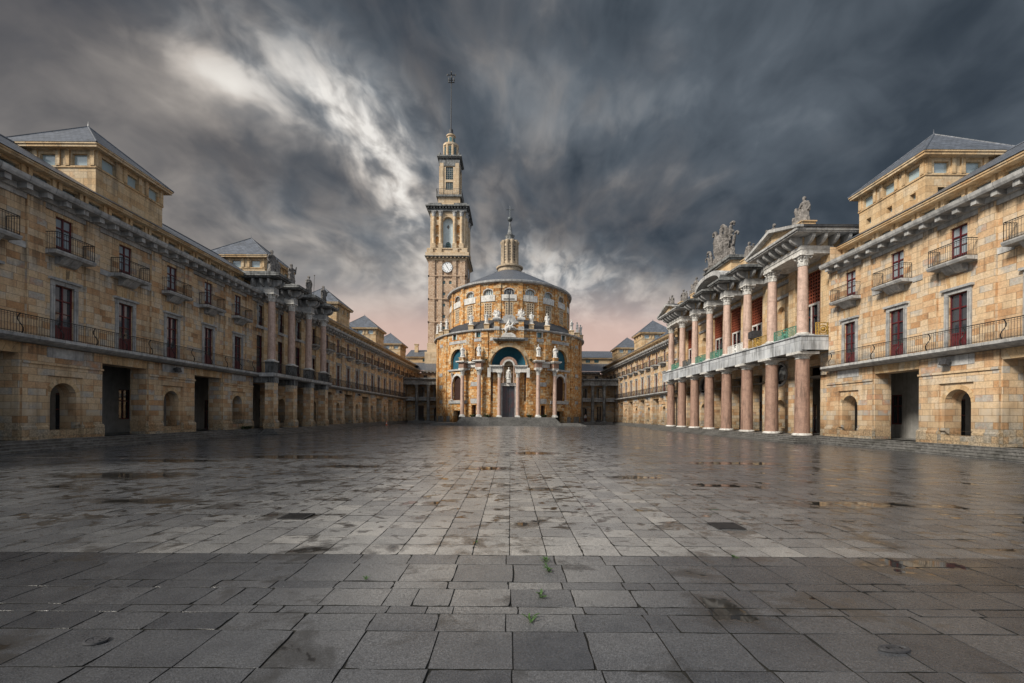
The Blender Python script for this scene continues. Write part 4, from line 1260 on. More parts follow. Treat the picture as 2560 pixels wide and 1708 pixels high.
# corbelled band
def tband(mb, hw, hd, z0, z1): mb.box(TXC-hw, TXC+hw, TYC-hd, TYC+hd, z0, z1)
def dent(mb, hw, hd, z0, z1, w=.35, sp=.9, out=.3):
    for f, h in faces(hw, hd):
        n = int(2*h/sp)
        for i in range(n+1):
            u = -h+2*h*i/n; q = [f(u-w/2, -out, 0), f(u+w/2, .05, 0)]
            mb.box(*sorted((q[0][0], q[1][0])), *sorted((q[0][1], q[1][1])), z0, z1)
b1 = MB(); tband(b1, TW+.4, TD+.4, zB, sz(930)); tband(b1, TW+1.1, TD+1.1, sz(915), sz(868)); dent(b1, TW+.4, TD+.4, sz(945), sz(915), .4, 1.05, .6)
tband(b1, TW+.35, TD+.35, sz(868), sz(806)); tband(b1, TW+.6, TD+.6, sz(812), sz(800))
for f, h in faces(TW+.6, TD+.6):
    for a, b in ((-1, -.72), (-.52, -.28), (.28, .52), (.72, 1)):
        q = [f(a*h, -.18, 0), f(b*h, .3, 0)]; b1.box(*sorted((q[0][0], q[1][0])), *sorted((q[0][1], q[1][1])), sz(912), sz(806)+.02)
b1.build('corbelled_band', M['towerplain'], ct)
bt = MB(); tband(bt, TW+1.25, TD+1.25, sz(925), sz(915)); bt.build('band_trim', M['graydark'], ct)
# belfry
zb0, zb1 = sz(800), sz(262); bwid = TW-.1; bdep = TD-.1
BF = MB()
for i, (f, h) in enumerate(faces(bwid, bdep)):
    fo = [dict(u=0, w=2.95*(h/bwid), z0=zb0, z1=sz(352), kind='arch', d=1.2)]
    for sg in (-1, 1):
        u = sg*.6*h
        fo += [dict(u=u, w=.95, z0=sz(745), z1=sz(625), kind='arch', d=.3), dict(u=u, w=.95, z0=sz(600), z1=sz(465), kind='arch', d=.3), dict(u=u, w=.95, z0=sz(398), z1=sz(350), kind='round', d=.3)]
    wall(BF, f, -h, h, zb0, zb1, fo)
    if i < 2:
        nb = MB(); w = fo[0]['w']/2; d = 1.18
        nb.poly([f(-w, d, zb0), f(w, d, zb0)]+[f(w*cos(pi*j/12), d, sz(352)-w+w*sin(pi*j/12)) for j in range(13)])
        no = nb.build('belfry_niche', M['paleblue'], ct)
        gw = MB()
        gw.poly([f(-.58, d-.06, zb0), f(.58, d-.06, zb0)]+[f(.58*cos(pi*j/10), d-.06, sz(720)+.58*sin(pi*j/10)) for j in range(11)])
        g_ = gw.build('arched_window', M['tealpane'], no)
        gb = MB()
        P = [f(-.6, d-.1, zb0)]+[f(-.6*cos(pi*j/10), d-.1, sz(720)+.6*sin(pi*j/10)) for j in range(11)]+[f(.6, d-.1, zb0)]
        gb.tube(P, .07, 5); gb.tube([f(0, d-.1, zb0), f(0, d-.1, sz(690))], .05, 5)
        for zy in (720, 745, 772): gb.tube([f(-.6, d-.1, sz(zy)), f(.6, d-.1, sz(zy))], .05, 5)
        gb.build('window_frame', M['iron'], g_)
        dm = MB(); dm.poly([f(0, d-.03, sz(510)), f(.42, d-.03, sz(473)), f(0, d-.03, sz(438)), f(-.42, d-.03, sz(473))]); dm.build('diamond_panel', M['graydark'], no)
        rb = MB(); rb.tube([f(-w, .3, sz(755)), f(w, .3, sz(755))], .05, 4)
        for j in range(12): rb.tube([f(-w+2*w*j/11, .3, zb0), f(-w+2*w*j/11, .3, sz(755))], .02, 4)
        rb.build('niche_railing', M['iron'], no)
        bn = MB()
        for o in fo[1:]:
            r = o['w']/2
            if o['kind'] == 'round': bn.poly([f(o['u']+r*cos(2*pi*j/16), .28, (o['z0']+o['z1'])/2+r*sin(2*pi*j/16)) for j in range(16)])
            else: bn.poly([f(o['u']-r, .28, o['z0']), f(o['u']+r, .28, o['z0'])]+[f(o['u']+r*cos(pi*j/10), .28, o['z1']-r+r*sin(pi*j/10)) for j in range(11)])
        split_build(bn, 'blind_niche', M['rubble'], ct)
BF.build('belfry_wall', M['towerplain'], ct)
for i, (f, h) in enumerate(faces(bwid, bdep)):
    if i > 1: continue
    for u in (-.8*h, -.4*h, .4*h, .8*h):
        c = MB(); p = f(u, -.15, 0); r = .45
        pz = sz(735); c.box(p[0]-.62, p[0]+.62, p[1]-.62, p[1]+.62, zb0, pz)
        c.lathe([(r*1.15, pz), (r, pz+.1), (r*.97, sz(600)), (r*1.02, sz(600)+.1), (r*.95, sz(470)), (r*1.0, sz(470)+.1), (r*.88, sz(352))], p[0], p[1], 14)
        co = c.build('belfry_column', M['towerplain'], ct)
        k = MB(); k.lathe([(.45, sz(352)), (.5, sz(345)), (.46, sz(335)), (.7, sz(300)), (.78, sz(292))], p[0], p[1], 12); k.box(p[0]-.72, p[0]+.72, p[1]-.72, p[1]+.72, sz(292), sz(284))
        for j in range(8): leaf(k, p[0], p[1], 2*pi*j/8, .48, sz(345), .9, .4, .28)
        k.build('capital', M['gray'], co)
tc = MB(); tband(tc, TW+.35, TD+.35, sz(282), sz(245)); dent(tc, TW+.35, TD+.35, sz(245), sz(222), .35, .8, .5); tband(tc, TW+1.15, TD+1.15, sz(222), sz(205)); 
for a in (-1, 1):
    for b in (-1, 1): tc.box(*sorted((TXC+a*(TW+.4), TXC+a*TW*.35)), *sorted((TYC+b*(TD+.4), TYC+b*TD*.35)), sz(205), sz(168))
tc.build('belfry_cornice', M['graydark'], ct)
def stage(name, hw, z0, z1, wins, mat='towerplain', pil=True):
    b = MB(); hd = hw*1.05
    for i, (f, h) in enumerate(faces(hw, hd)):
        wall(b, f, -h, h, z0, z1, [dict(u=0, w=w, z0=a, z1=c, d=.35) for (w, a, c) in wins])
        if pil:
            for a, c in ((-1, -.62), (.62, 1)):
                q = [f(a*h, -.22, 0), f(c*h, .02, 0)]; b.box(*sorted((q[0][0], q[1][0])), *sorted((q[0][1], q[1][1])), z0, z1-.02)
    o = b.build(name, M[mat], ct)
    for i, (f, h) in enumerate(faces(hw, hd)):
        if i > 1: continue
        g = MB(); l = MB()
        for (w, a, c) in wins:
            g.poly([f(-w/2, .33, a), f(w/2, .33, a), f(w/2, .33, c), f(-w/2, .33, c)])
            n = max(2, int(w/.45)); m = max(2, int((c-a)/.55))
            for j in range(n+1):
                u = -w/2+w*j/n; q = [f(u-.07, .15, 0), f(u+.07, .25, 0)]; l.box(*sorted((q[0][0], q[1][0])), *sorted((q[0][1], q[1][1])), a, c)
            for j in range(m+1):
                z = a+(c-a)*j/m; q = [f(-w/2, .16, 0), f(w/2, .24, 0)]; l.box(*sorted((q[0][0], q[1][0])), *sorted((q[0][1], q[1][1])), z-.07, z+.07)
        lo = l.build('grille_window', M['graydark'], o); g.build('pane', M['tealpane'], lo)
    return o
px = .3953*(TYC-2.2)/1138
stage('balcony_stage', 68*px, sz(205), rz(888), [(1.1, sz(208)+.05, sz(150))], pil=False)
hb = 80*px
bb = MB(); tband(bb, hb, hb*1.05, rz(892), rz(884)); bo = bb.build('balcony', M['graydark'], ct)
br_ = MB()
for f, h in faces(hb-.1, hb*1.05-.1):
    br_.tube([f(-h, 0, rz(860)), f(h, 0, rz(860))], .06, 4)
    for j in range(15): u = -h+2*h*j/14; br_.tube([f(u, 0, rz(884)), f(u, 0, rz(860))], .035, 4)
br_.build('railing', M['graydark'], bo)
stage('tower_stage', 60*px, rz(888), rz(690), [(46*px, rz(857), rz(808)), (46*px, rz(793), rz(713))])
uc = MB(); h0 = 64*px
tband(uc, h0, h0*1.05, rz(708), rz(672)); tband(uc, h0*1.12, h0*1.17, rz(660), rz(654)); tband(uc, h0*1.2, h0*1.24, rz(654), rz(645)); tband(uc, h0*.98, h0, rz(672), rz(660))
for a in (-1, 1):
    for b in (-1, 1): uc.lathe([(.5, rz(645)), (.45, rz(635)), (.15, rz(622))], TXC+a*h0*.95, TYC+b*h0*.98, 8)
uc.build('stone_cornice', M['graydark'], ct)
r1 = MB(); r1.lathe([(42*px, rz(646)), (42*px, rz(565)), (50*px, rz(558)), (50*px, rz(545)), (28*px, rz(540))], TXC, TYC, 24)
for i in range(8):
    a = 2*pi*(i+.5)/8; r1.lathe([(.42, rz(645)), (.4, rz(560))], TXC+42*px*cos(a), TYC+42*px*sin(a), 8)
r1o = r1.build('round_stage', M['towerplain'], ct)
g1 = MB(); g2 = MB()
for i in range(8):
    a = 2*pi*i/8-pi/2; t = Vector((-sin(a), cos(a))); o = Vector((cos(a), sin(a)))*(42*px+.04); w = 19*px
    P = lambda u, z, e=0: (TXC+o.x*(1+e)+t.x*u, TYC+o.y*(1+e)+t.y*u, z)
    g1.poly([P(-w, rz(642)), P(w, rz(642)), P(w, rz(570)), P(-w, rz(570))])
    for j in range(5): u = -w+2*w*j/4; g2.tube([P(u, rz(642), .02), P(u, rz(570), .02)], .06, 4)
    for j in range(8): z = rz(642)+(rz(570)-rz(642))*j/7; g2.tube([P(-w, z, .02), P(w, z, .02)], .06, 4)
g1.build('pane', M['tealpane'], r1o); g2.build('grille', M['graydark'], r1o)
r2 = MB(); r2.lathe([(24*px, rz(545)), (24*px, rz(492)), (30*px, rz(488)), (30*px, rz(481)), (20*px, rz(478))], TXC, TYC, 20); r2o = r2.build('tower_stage', M['towerplain'], ct)
g3 = MB()
for i in range(6):
    a = 2*pi*i/6-pi/2; t = Vector((-sin(a), cos(a))); o = Vector((cos(a), sin(a)))*(24*px+.03); w = 8*px
    g3.poly([(TXC+o.x+t.x*u, TYC+o.y+t.y*u, z) for u, z in ((-w, rz(538)), (w, rz(538)), (w, rz(500)), (-w, rz(500)))])
g3.build('pane', M['tealpane'], r2o)
r3 = MB(); r3.lathe([(22*px, rz(482)), (16*px, rz(470)), (13*px, rz(455)), (13*px, rz(442)), (8*px, rz(436)), (5*px, rz(430)), (3.4*px, rz(425)), (2.5*px, rz(140))], TXC, TYC, 12)
r3.build('mast', M['lamp'], ct)
xr = MB(); q = 2.6*px
xr.tube([(TXC, TYC, rz(142)), (TXC, TYC, rz(63))], q, 6); 
for zy, hw in ((88, 26), (136, 20), (121, 22)):
    xr.tube([(TXC-hw*px, TYC, rz(zy)), (TXC+hw*px, TYC, rz(zy))], q, 6)
    xr.tube([(TXC, TYC-hw*px, rz(zy)), (TXC, TYC+hw*px, rz(zy))], q*.8, 6)
for sg in (-1, 1):
    for zy, hw, l in ((88, 26, 6), (121, 16, 15)):
        xr.tube([(TXC+sg*hw*px, TYC, rz(zy+l)), (TXC+sg*hw*px, TYC, rz(zy-l))], q, 6)
xr.ball((TXC, TYC, rz(138)), 5*px, 8); xr.build('mast_cross', M['iron'], ct)
# clock
for i, (f, h) in enumerate(faces(TW, TD)):
    if i > 1: continue
    zc = sz(1068); r = 1.48; k = MB(); n = 40; q = .42
    F = [f(r*cos(2*pi*j/n), -q, zc+r*sin(2*pi*j/n)) for j in range(n)]; B = [f(r*cos(2*pi*j/n), .02, zc+r*sin(2*pi*j/n)) for j in range(n)]
    k.poly(F)
    for j in range(n): k.poly([F[j], F[(j+1) % n], B[(j+1) % n], B[j]])
    co = k.build('clock_face', M['dial'], ct)
    rim = MB(); rim.tube([f(r*1.01*cos(2*pi*j/40), -q-.02, zc+r*1.01*sin(2*pi*j/40)) for j in range(41)], .06, 5); rim.build('clock_rim', M['graydark'], co)
    nm = MB()
    roman = ['XII', 'I', 'II', 'III', 'IIII', 'V', 'VI', 'VII', 'VIII', 'IX', 'X', 'XI']
    def stroke(a, b, t): 
        d = Vector((b[0]-a[0], b[1]-a[1])).normalized(); nn = Vector((-d.y, d.x))*t/2
        nm.poly([f(p[0], -q-.012, zc+p[1]) for p in ((a[0]+nn.x, a[1]+nn.y), (b[0]+nn.x, b[1]+nn.y), (b[0]-nn.x, b[1]-nn.y), (a[0]-nn.x, a[1]-nn.y))])
    for hr, txt in enumerate(roman):
        a = pi/2-2*pi*hr/12; wd = {'I': .1, 'V': .2, 'X': .2}; tot = sum(wd[c] for c in txt); u = -tot/2
        H = .15
        def pt(uu, vv):
            R_ = 1.16+vv; return (R_*cos(a)+uu*sin(a), R_*sin(a)-uu*cos(a))
        for c in txt:
            w = wd[c]
            if c == 'I': stroke(pt(u+w/2, -H), pt(u+w/2, H), .055)
            elif c == 'V': stroke(pt(u+.02, H), pt(u+w/2, -H), .06); stroke(pt(u+w-.02, H), pt(u+w/2, -H), .04)
            else: stroke(pt(u+.02, H), pt(u+w-.02, -H), .06); stroke(pt(u+w-.02, H), pt(u+.02, -H), .04)
            u += w
    nm.build('numerals', M['iron'], co)
    for ang, L, t in ((pi/2+radians(30), 1.28, .11), (pi/2-radians(147.5), .98, .15)):
        hm = MB(); d = (cos(ang), sin(ang)); nn = (-d[1]*t/2, d[0]*t/2)
        Q = [(-.2*d[0]+nn[0], -.2*d[1]+nn[1]), (L*d[0]+nn[0]*.5, L*d[1]+nn[1]*.5), (L*d[0]-nn[0]*.5, L*d[1]-nn[1]*.5), (-.2*d[0]-nn[0], -.2*d[1]-nn[1])]
        ff = -q-.05-(.02 if L > 1 else 0)
        hm.poly([f(p[0], ff, zc+p[1]) for p in Q]); hm.poly([f(p[0], ff+.015, zc+p[1]) for p in Q]); hm.build('clock_hand', M['iron'], co)

# ------------------------------------------------------------------ end building and screens
eb = empty('palace_end_building', (0, 0, 0), 'low sandstone range closing the courtyard behind the round church, two tiers of slate roof', 'building')
E = MB(); eo_ = []
xs = [-23+3.3*i for i in range(15)]
for x in xs: eo_ += [dict(u=x, w=1.1, z0=5.9, z1=9.0, d=.3), dict(u=x, w=1.0, z0=10.9, z1=12.6, d=.3), dict(u=x, w=1.5, z0=.6, z1=3.7, kind='arch', d=.6)]
fe = lambda u, w, z: (u, 122.5+w, z)
wall(E, fe, -25, 25, Z0, 13.2, eo_); E.build('facade_wall', M['ashlar'], eb)
for o in eo_:
    if abs(o['u']) < 13: continue
    g = MB(); dd = o['d']-.02
    g.poly([fe(o['u']-o['w']/2, dd, o['z0']), fe(o['u']+o['w']/2, dd, o['z0']), fe(o['u']+o['w']/2, dd, o['z1']), fe(o['u']-o['w']/2, dd, o['z1'])])
    g.build('window', M['glass'], eb)
t = MB(); t.prism([(122.2, 13.2), (121.7, 13.5), (121.6, 13.8), (122.9, 13.85), (122.9, 13.2)], -24, 24, 'x')
for i in range(47): t.box(-23.5+i, -23.2+i, 121.75, 122.2, 13.22, 13.49)
t.build('cornice', M['gray'], eb)
r = MB(); r.poly([(-30, 121.6, 13.85), (30, 121.6, 13.85), (30, 130.5, 17.0), (-30, 130.5, 17.0)], [(0, 0), (60, 0), (60, 9), (0, 9)]); r.build('slate_roof', M['slate'], eb)
a = MB(); ao = [dict(u=-24.5+2.45*i, w=1.3, z0=17.1, z1=18.0, d=.3) for i in range(21)]
fa = lambda u, w, z: (u, 130+w, z)
wall(a, fa, -30, 30, 16.6, 18.25, ao); a.box(-30, 30, 129.5, 131, 18.25, 18.5); a.build('attic_wall', M['ashlar_big'], eb)
g = MB()
for o in ao: g.poly([fa(o['u']-.65, .28, 17.1), fa(o['u']+.65, .28, 17.1), fa(o['u']+.65, .28, 18), fa(o['u']-.65, .28, 18)])
split_build(g, 'attic_window', M['tealpane'], eb)
r = MB(); r.poly([(-30, 129.4, 18.5), (30, 129.4, 18.5), (30, 137, 21.4), (-30, 137, 21.4)], [(0, 0), (60, 0), (60, 8), (0, 8)]); r.poly([(-30, 144, 18.5), (30, 144, 18.5), (30, 137, 21.4), (-30, 137, 21.4)], [(0, 0), (60, 0), (60, 8), (0, 8)])
r.build('slate_roof', M['slate'], eb)
c = MB(); c.box(-28.4, -27.4, 134.2, 135.2, 19, 22.6); c.box(-28.55, -27.25, 134.05, 135.35, 22.6, 22.8); c.build('chimney', M['ashlar_big'], eb)
for sg, nm in ((-1, 'shaded grey colonnade screen between the shaded wing and the church'), (1, 'grey colonnade screen between the sunlit wing and the church')):
    sc = empty('colonnade_screen', (0, 0, 0), nm, 'colonnade')
    YS = 105.8
    e = MB(sg); e.box(15.0, 25, YS-.45, YS+.45, 8.95, 9.35); e.box(15.0, 25, YS-.35, YS+.4, 9.35, 10.0); e.box(14.6, 25, YS-.55, YS+.55, 10.0, 10.12); e.box(14.5, 25, YS-.85, YS+.85, 10.25, 10.5)
    for i in range(22): e.box(15+.46*i, 15.2+.46*i, YS-.75, YS+.6, 10.1, 10.25)
    e.box(15.0, 25, YS+.4, YS+4, 9.6, 10.05)
    e.build('entablature', M['graydark'], sc)
    for x in (16.4, 19.1, 21.8):
        corinthian(sc, sg, x, YS, .56, 8.95, .38, 'graydark', 'graydark', .95, .3)
    rl = MB(sg); rail_bars(rl, (15, YS-.6), (24.9, YS-.6), 10.5, 11.5, .16, .018); rl.build('railing', M['iron'], sc)
    b = MB(sg); fb_ = lambda u, w, z: (u, YS+4+w, z)
    bo_ = [dict(u=17.6, w=1.7, z0=Z0, z1=4.0, kind='arch', d=.4), dict(u=17.6, w=1.4, z0=6.2, z1=8.5, d=.25), dict(u=21.6, w=1.2, z0=6.2, z1=8.5, d=.25), dict(u=21.6, w=1.4, z0=Z0, z1=4.2, d=.4)]
    wall(b, fb_, 13, 25, Z0, 9.7, bo_); b.build('back_wall', M['ashlar'], sc)
    g = MB(sg)
    for o in bo_: g.poly([fb_(o['u']-o['w']/2, o['d']-.02, o['z0']), fb_(o['u']+o['w']/2, o['d']-.02, o['z0']), fb_(o['u']+o['w']/2, o['d']-.02, o['z1']), fb_(o['u']-o['w']/2, o['d']-.02, o['z1'])])
    split_build(g, 'dark_opening', M['glass'], sc)
    fr = MB(sg)
    for o in bo_[1:3]:
        fr.box(o['u']-o['w']/2-.25, o['u']-o['w']/2, YS+3.92, YS+4.02, 6.2, 8.75); fr.box(o['u']+o['w']/2, o['u']+o['w']/2+.25, YS+3.92, YS+4.02, 6.2, 8.75); fr.box(o['u']-o['w']/2, o['u']+o['w']/2, YS+3.923, YS+4.02, 8.5, 8.75)
    split_build(fr, 'window_frame', M['gray'], sc)
    s2 = MB(sg); s2.box(14, 25, YS+1.6, YS+4, 5.3, 5.65); s2.box(14, 25, YS+1.5, YS+4, 5.8, 6.15); s2.box(14, 25, YS+1.7, YS+3.9, 5.65, 5.8); s2.build('gallery_slab', M['gray'], sc)
    tag(sc)
# ------------------------------------------------------------------ statues
def remeshed(mb, name, mat, vox=.05, smooth=2, rough=0.0, seed=0):
    me = mb.mesh(name+'_raw', recalc=False)
    o = bpy.data.objects.new(name+'_raw', me); C.objects.link(o)
    m = o.modifiers.new('r', 'REMESH'); m.mode = 'VOXEL'; m.voxel_size = vox
    dg = bpy.context.evaluated_depsgraph_get(); dg.update()
    e = o.evaluated_get(dg); out = bpy.data.meshes.new_from_object(e)
    bpy.data.objects.remove(o); bpy.data.meshes.remove(me)
    if rough:
        from mathutils import noise as mn
        for v in out.vertices:
            d = mn.noise(v.co*5.5+Vector((seed*7.1, 0, 0)))*rough+mn.noise(v.co*13+Vector((seed, 5, 0)))*rough*.6
            v.co += v.normal*d
    out.name = name
    for p in out.polygons: p.use_smooth = True
    out.materials.clear(); out.materials.append(mat)
    return out
def robed(mb, rnd, h=2.2, x=0, y=0, z=0, pose='stand', lean=0.):
    """robed figure facing -y"""
    k = h/2.0
    ph = rnd.random()*6; fr = rnd.choice([7, 8, 9])
    def wob(a, zz): return 1+.13*sin(fr*a+ph+zz*1.6)+.07*sin(3*a+ph*2+zz*3)
    hip = rnd.uniform(-.05, .05)
    base = [(.30, 0), (.33, .08), (.29, .4), (.27, .8), (.25, 1.05), (.22, 1.2), (.27, 1.42), (.25, 1.52), (.10, 1.62)]
    if pose == 'sit': base = [(.36, 0), (.38, .1), (.36, .45), (.3, .6), (.22, .75), (.2, .85), (.26, 1.05), (.24, 1.15), (.1, 1.25)]
    prof = [(r*k, z+zz*k) for r, zz in base]
    n = 28; rings = []
    for i, (r, zz) in enumerate(prof):
        t = (zz-z)/h
        ring = []
        for j in range(n):
            a = 2*pi*j/n; w = wob(a, zz*2) if t < .7 else 1+.04*sin(5*a)
            ring.append(mb.vert((x+lean*t+hip*sin(t*pi)+r*w*cos(a)*1.08, y+r*w*sin(a)*.82, zz)))
        rings.append(ring)
    for i in range(len(rings)-1):
        for j in range(n): mb.face([rings[i][j], rings[i][(j+1) % n], rings[i+1][(j+1) % n], rings[i+1][j]])
    mb.face(rings[0][::-1]); mb.face(rings[-1])
    top = 1.25 if pose == 'sit' else 1.62
    sx, sz_ = x+lean*.78, z+(top-.14)*k
    hx = x+lean+rnd.uniform(-.05, .05)
    mb.capsule((sx, y, z+(top-.05)*k), (hx, y-.03, z+(top+.12)*k), .085*k, .075*k, 8)
    mb.ball((hx, y-.03, z+(top+.22)*k), .135*k, 12, .85, 1.0, 1.2)
    mb.ball((hx, y+.04, z+(top+.25)*k), .15*k, 10, .95, .9, 1.05)   # hair or hood
    mb.ball((hx, y-.15*k, z+(top+.2)*k), .035*k, 6)
    if rnd.random() < .6: mb.capsule((hx, y-.12*k, z+(top+.12)*k), (hx, y-.14*k, z+(top-.02)*k), .07*k, .03*k, 7)
    for sg in (-1, 1):
        sh = (sx+sg*.24*k, y, sz_)
        st = rnd.choice(['chest', 'down', 'out', 'up'] if pose != 'calm' else ['chest', 'down'])
        if st == 'chest': el = (sx+sg*.34*k, y-.08*k, sz_-.32*k); hd = (sx+sg*.08*k, y-.28*k, sz_-.2*k)
        elif st == 'down': el = (sx+sg*.36*k, y, sz_-.33*k); hd = (sx+sg*.33*k, y-.16*k, sz_-.62*k)
        elif st == 'out': el = (sx+sg*.38*k, y-.12*k, sz_-.24*k); hd = (sx+sg*.48*k, y-.34*k, sz_-.12*k)
        else: el = (sx+sg*.42*k, y-.06*k, sz_-.05*k); hd = (sx+sg*.44*k, y-.12*k, sz_+.28*k)
        mb.capsule(sh, el, .10*k, .075*k, 8); mb.capsule(el, hd, .075*k, .05*k, 8); mb.ball(hd, .06*k, 7)
        # sleeve and mantle fall
        mb.capsule(el, (el[0], el[1]+.03, el[2]-.35*k), .08*k, .05*k, 8)
    for i in range(3):
        a = rnd.uniform(-2.6, -.6)
        mb.capsule((sx+.18*k*cos(a), y+.16*k*sin(a), sz_), (x+.3*k*cos(a+.6), y+.26*k*sin(a+.6), z+.3*k), .055*k, .07*k, 7)
    return hx
def statue(name, label, grp, mat, loc, rot, seed, h=2.2, pose='stand', extra=None, vox=.05, cat='statue'):
    rnd = random.Random(seed); mb = MB()
    mb.box(-.38*h/2, .38*h/2, -.34*h/2, .34*h/2, 0, .1*h/2)
    robed(mb, rnd, h*.94, 0, 0, .08*h/2, pose)
    if extra: extra(mb, rnd, h/2)
    me = remeshed(mb, name, mat, vox, rough=.016, seed=seed)
    o = link(name, me); o.location = loc; o.rotation_euler = (0, 0, rot)
    return tag(o, label, cat, grp)
def with_child(mb, rnd, k):
    robed(mb, rnd, 1.25*k, .5*k, -.1, .06, 'calm'); mb.box(.2*k, .8*k, -.3, .25, 0, .1*k)
def with_block(mb, rnd, k):
    mb.box(-.75*k, -.1*k, -.3*k, .35*k, 0, .55*k); mb.capsule((-.4*k, 0, .5*k), (-.55*k, -.1*k, 1.0*k), .2*k, .14*k); mb.ball((-.55*k, -.1*k, 1.15*k), .12*k)
def with_staff(mb, rnd, k):
    mb.capsule((.42*k, -.25*k, .05), (.44*k, -.3*k, 2.05*k), .03*k, .03*k, 6); mb.ball((.44*k, -.3*k, 2.05*k), .07*k)
def with_wing(mb, rnd, k):
    for sg in (-1, 1):
        for i in range(4): mb.capsule((sg*.12*k, .15*k, 1.35*k), (sg*(.5+.08*i)*k, .25*k, (1.75-.28*i)*k), .07*k, .05*k, 7)
SD = M['statue_dark']; WH = M['white']
# left porch (face the courtyard, +x)
for i, (y, lab, ex, ps) in enumerate(((44.5, 'grey stone statue on the porch column nearest the camera, shaded side', with_child, 'stand'),
        (48.55, 'grey stone statue with outstretched arm on second porch column, shaded side', None, 'stand'),
        (52.65, 'slim upright grey statue on third porch column of the shaded wing', with_staff, 'calm'),
        (56.8, 'small grey statue on the fourth, farthest porch column of the shaded wing', None, 'stand'))):
    statue('statue', lab, 'statues on the shaded porch', SD, (-23.45, y, 15.72), pi/2-.5, 11+i, 2.3, ps, ex, .038)
labs = {0: 'grey statue group with kneeling figure on front corner pedestal of nearer pediment', 1: 'grey seated statue behind the apex of the nearer pediment', 2: 'seated grey statue between the nearer pediment and the heraldic group',
        5: 'grey statue just beyond the curved arch, before the far pediment', 6: 'grey statue at near corner of the far pediment', 7: 'grey statue at the farthest end of the sunlit portico'}
for i in (0, 1, 2, 5, 6, 7):
    statue('statue', labs[i], 'statues on the pink-columned portico', SD, (23.55, CY[i], 17.6), -pi/2+.5, 31+i, 2.2 if i == 0 else 2.15, 'stand' if i in (0, 5, 7) else 'sit', with_block if i in (0, 1, 5, 7) else with_child, .038)
# heraldic group
hb_ = MB(); rnd = random.Random(5)
hb_.box(-2.7, 2.7, -.6, .6, 0, .25)
# cartouche shield, bowed forward
hb_.capsule((-.35, 0, .9), (-.45, -.1, 2.7), .55, .75, 14); hb_.ball((-.4, -.25, 1.9), .8, 14, 1, .6, 1.6)
hb_.capsule((-.45, 0, 2.9), (-.45, -.05, 3.2), .62, .4, 12)
for j in range(7): hb_.capsule((-1.0+.19*j, -.3, 3.0), (-1.05+.2*j, -.34, 3.45), .1, .07, 7)
def scroll(x, z, h, lean, side, r=.2):
    pts = [(x, 0, z), (x+lean*.3, -.05, z+h*.4), (x+lean*.8, -.05, z+h*.8)]
    cx, cz, R = x+lean+side*.32, z+h*.9, .34
    for q in range(9):
        a = pi-q*.5 if side > 0 else q*.5
        R2 = R*(1-q*.055); pts.append((cx+R2*cos(a), -.08, cz+R2*sin(a)))
    hb_.tube(pts, r, 8, r*.45)
scroll(-1.0, .3, 3.9, -.1, -1, .24); scroll(-.35, 1.0, 3.5, .05, 1, .22); scroll(.35, .3, 4.0, .1, -1, .26); scroll(.9, .3, 4.0, .35, 1, .24); scroll(1.35, .2, 2.7, .5, 1, .2)
scroll(-1.8, .2, 1.9, -.3, -1, .2); scroll(-2.2, .2, 1.2, -.2, -1, .16)
robed(hb_, rnd, 2.3, .95, -.45, .25, 'stand'); robed(hb_, rnd, 1.7, -1.5, -.45, .22, 'sit'); robed(hb_, rnd, 1.9, 1.75, -.3, .2, 'sit')
for j in range(9):
    x = rnd.uniform(.9, 1.9); z = rnd.uniform(1.6, 3.2); hb_.capsule((x, -.2, z), (x+rnd.uniform(-.2, .35), -.35, z+rnd.uniform(.15, .5)), .17, .09, 7)
for j in range(6): hb_.capsule((-.9+.32*j, -.5, .3), (-.8+.3*j, -.55, rnd.uniform(.6, 1.0)), .2, .13)
hm = remeshed(hb_, 'heraldic_sculpture', SD, .055, rough=.03, seed=3)
ho = link('heraldic_sculpture', hm); ho.location = (24.0, (CY[3]+CY[4])/2, 19.2); ho.rotation_euler = (0, 0, -pi/2+.25)
tag(ho, 'huge heraldic stone group with curling plumes above the curved arch', 'sculpture')
# church statues
side = {-1: 'shaded-wing side', 1: 'sunlit-wing side'}
for x, w1, exs in ((4.45, 'inner', None), (7.7, 'outer', with_staff)):
    for sg in (-1, 1):
        q = fl(sg*at_x(fl, RL, x), .1, 0)
        statue('statue', 'white marble statue on church ring roof, %s one toward the %s' % (w1, 'clock tower' if sg < 0 else 'pink portico'), 'white statues round the church roof', WH, (q[0], q[1], 19.98), 0, 50+int(x*3)+sg, 2.55, 'stand', exs, .06)
for j, x in enumerate((13.3, 14.9, 16.1)):
    for sg in (-1, 1):
        q = fl(sg*at_x(fl, RL, x), .1, 0)
        statue('statue', 'pale statue on the church roof edge toward the %s, %s of the cluster' % ('clock tower' if sg < 0 else 'pink portico', ('innermost', 'middle', 'outermost')[j]), 'white statues round the church roof', WH, (q[0], q[1], 19.98), sg*.9, 70+j*3+sg, 2.4, 'stand', None, .06)
for x, w1 in ((5.5, 'inner'), (8.75, 'outer')):
    for sg in (-1, 1):
        q = fl(sg*at_x(fl, RL, x), -1.05, 0)
        statue('statue', 'white saint statue above the %s portal column toward the %s' % (w1, 'clock tower' if sg < 0 else 'pink portico'), 'white saints over the church columns', WH, (q[0], q[1], 13.47), 0, 90+int(x)+sg, 2.5, 'calm', None if w1 == 'inner' else with_staff, .06)
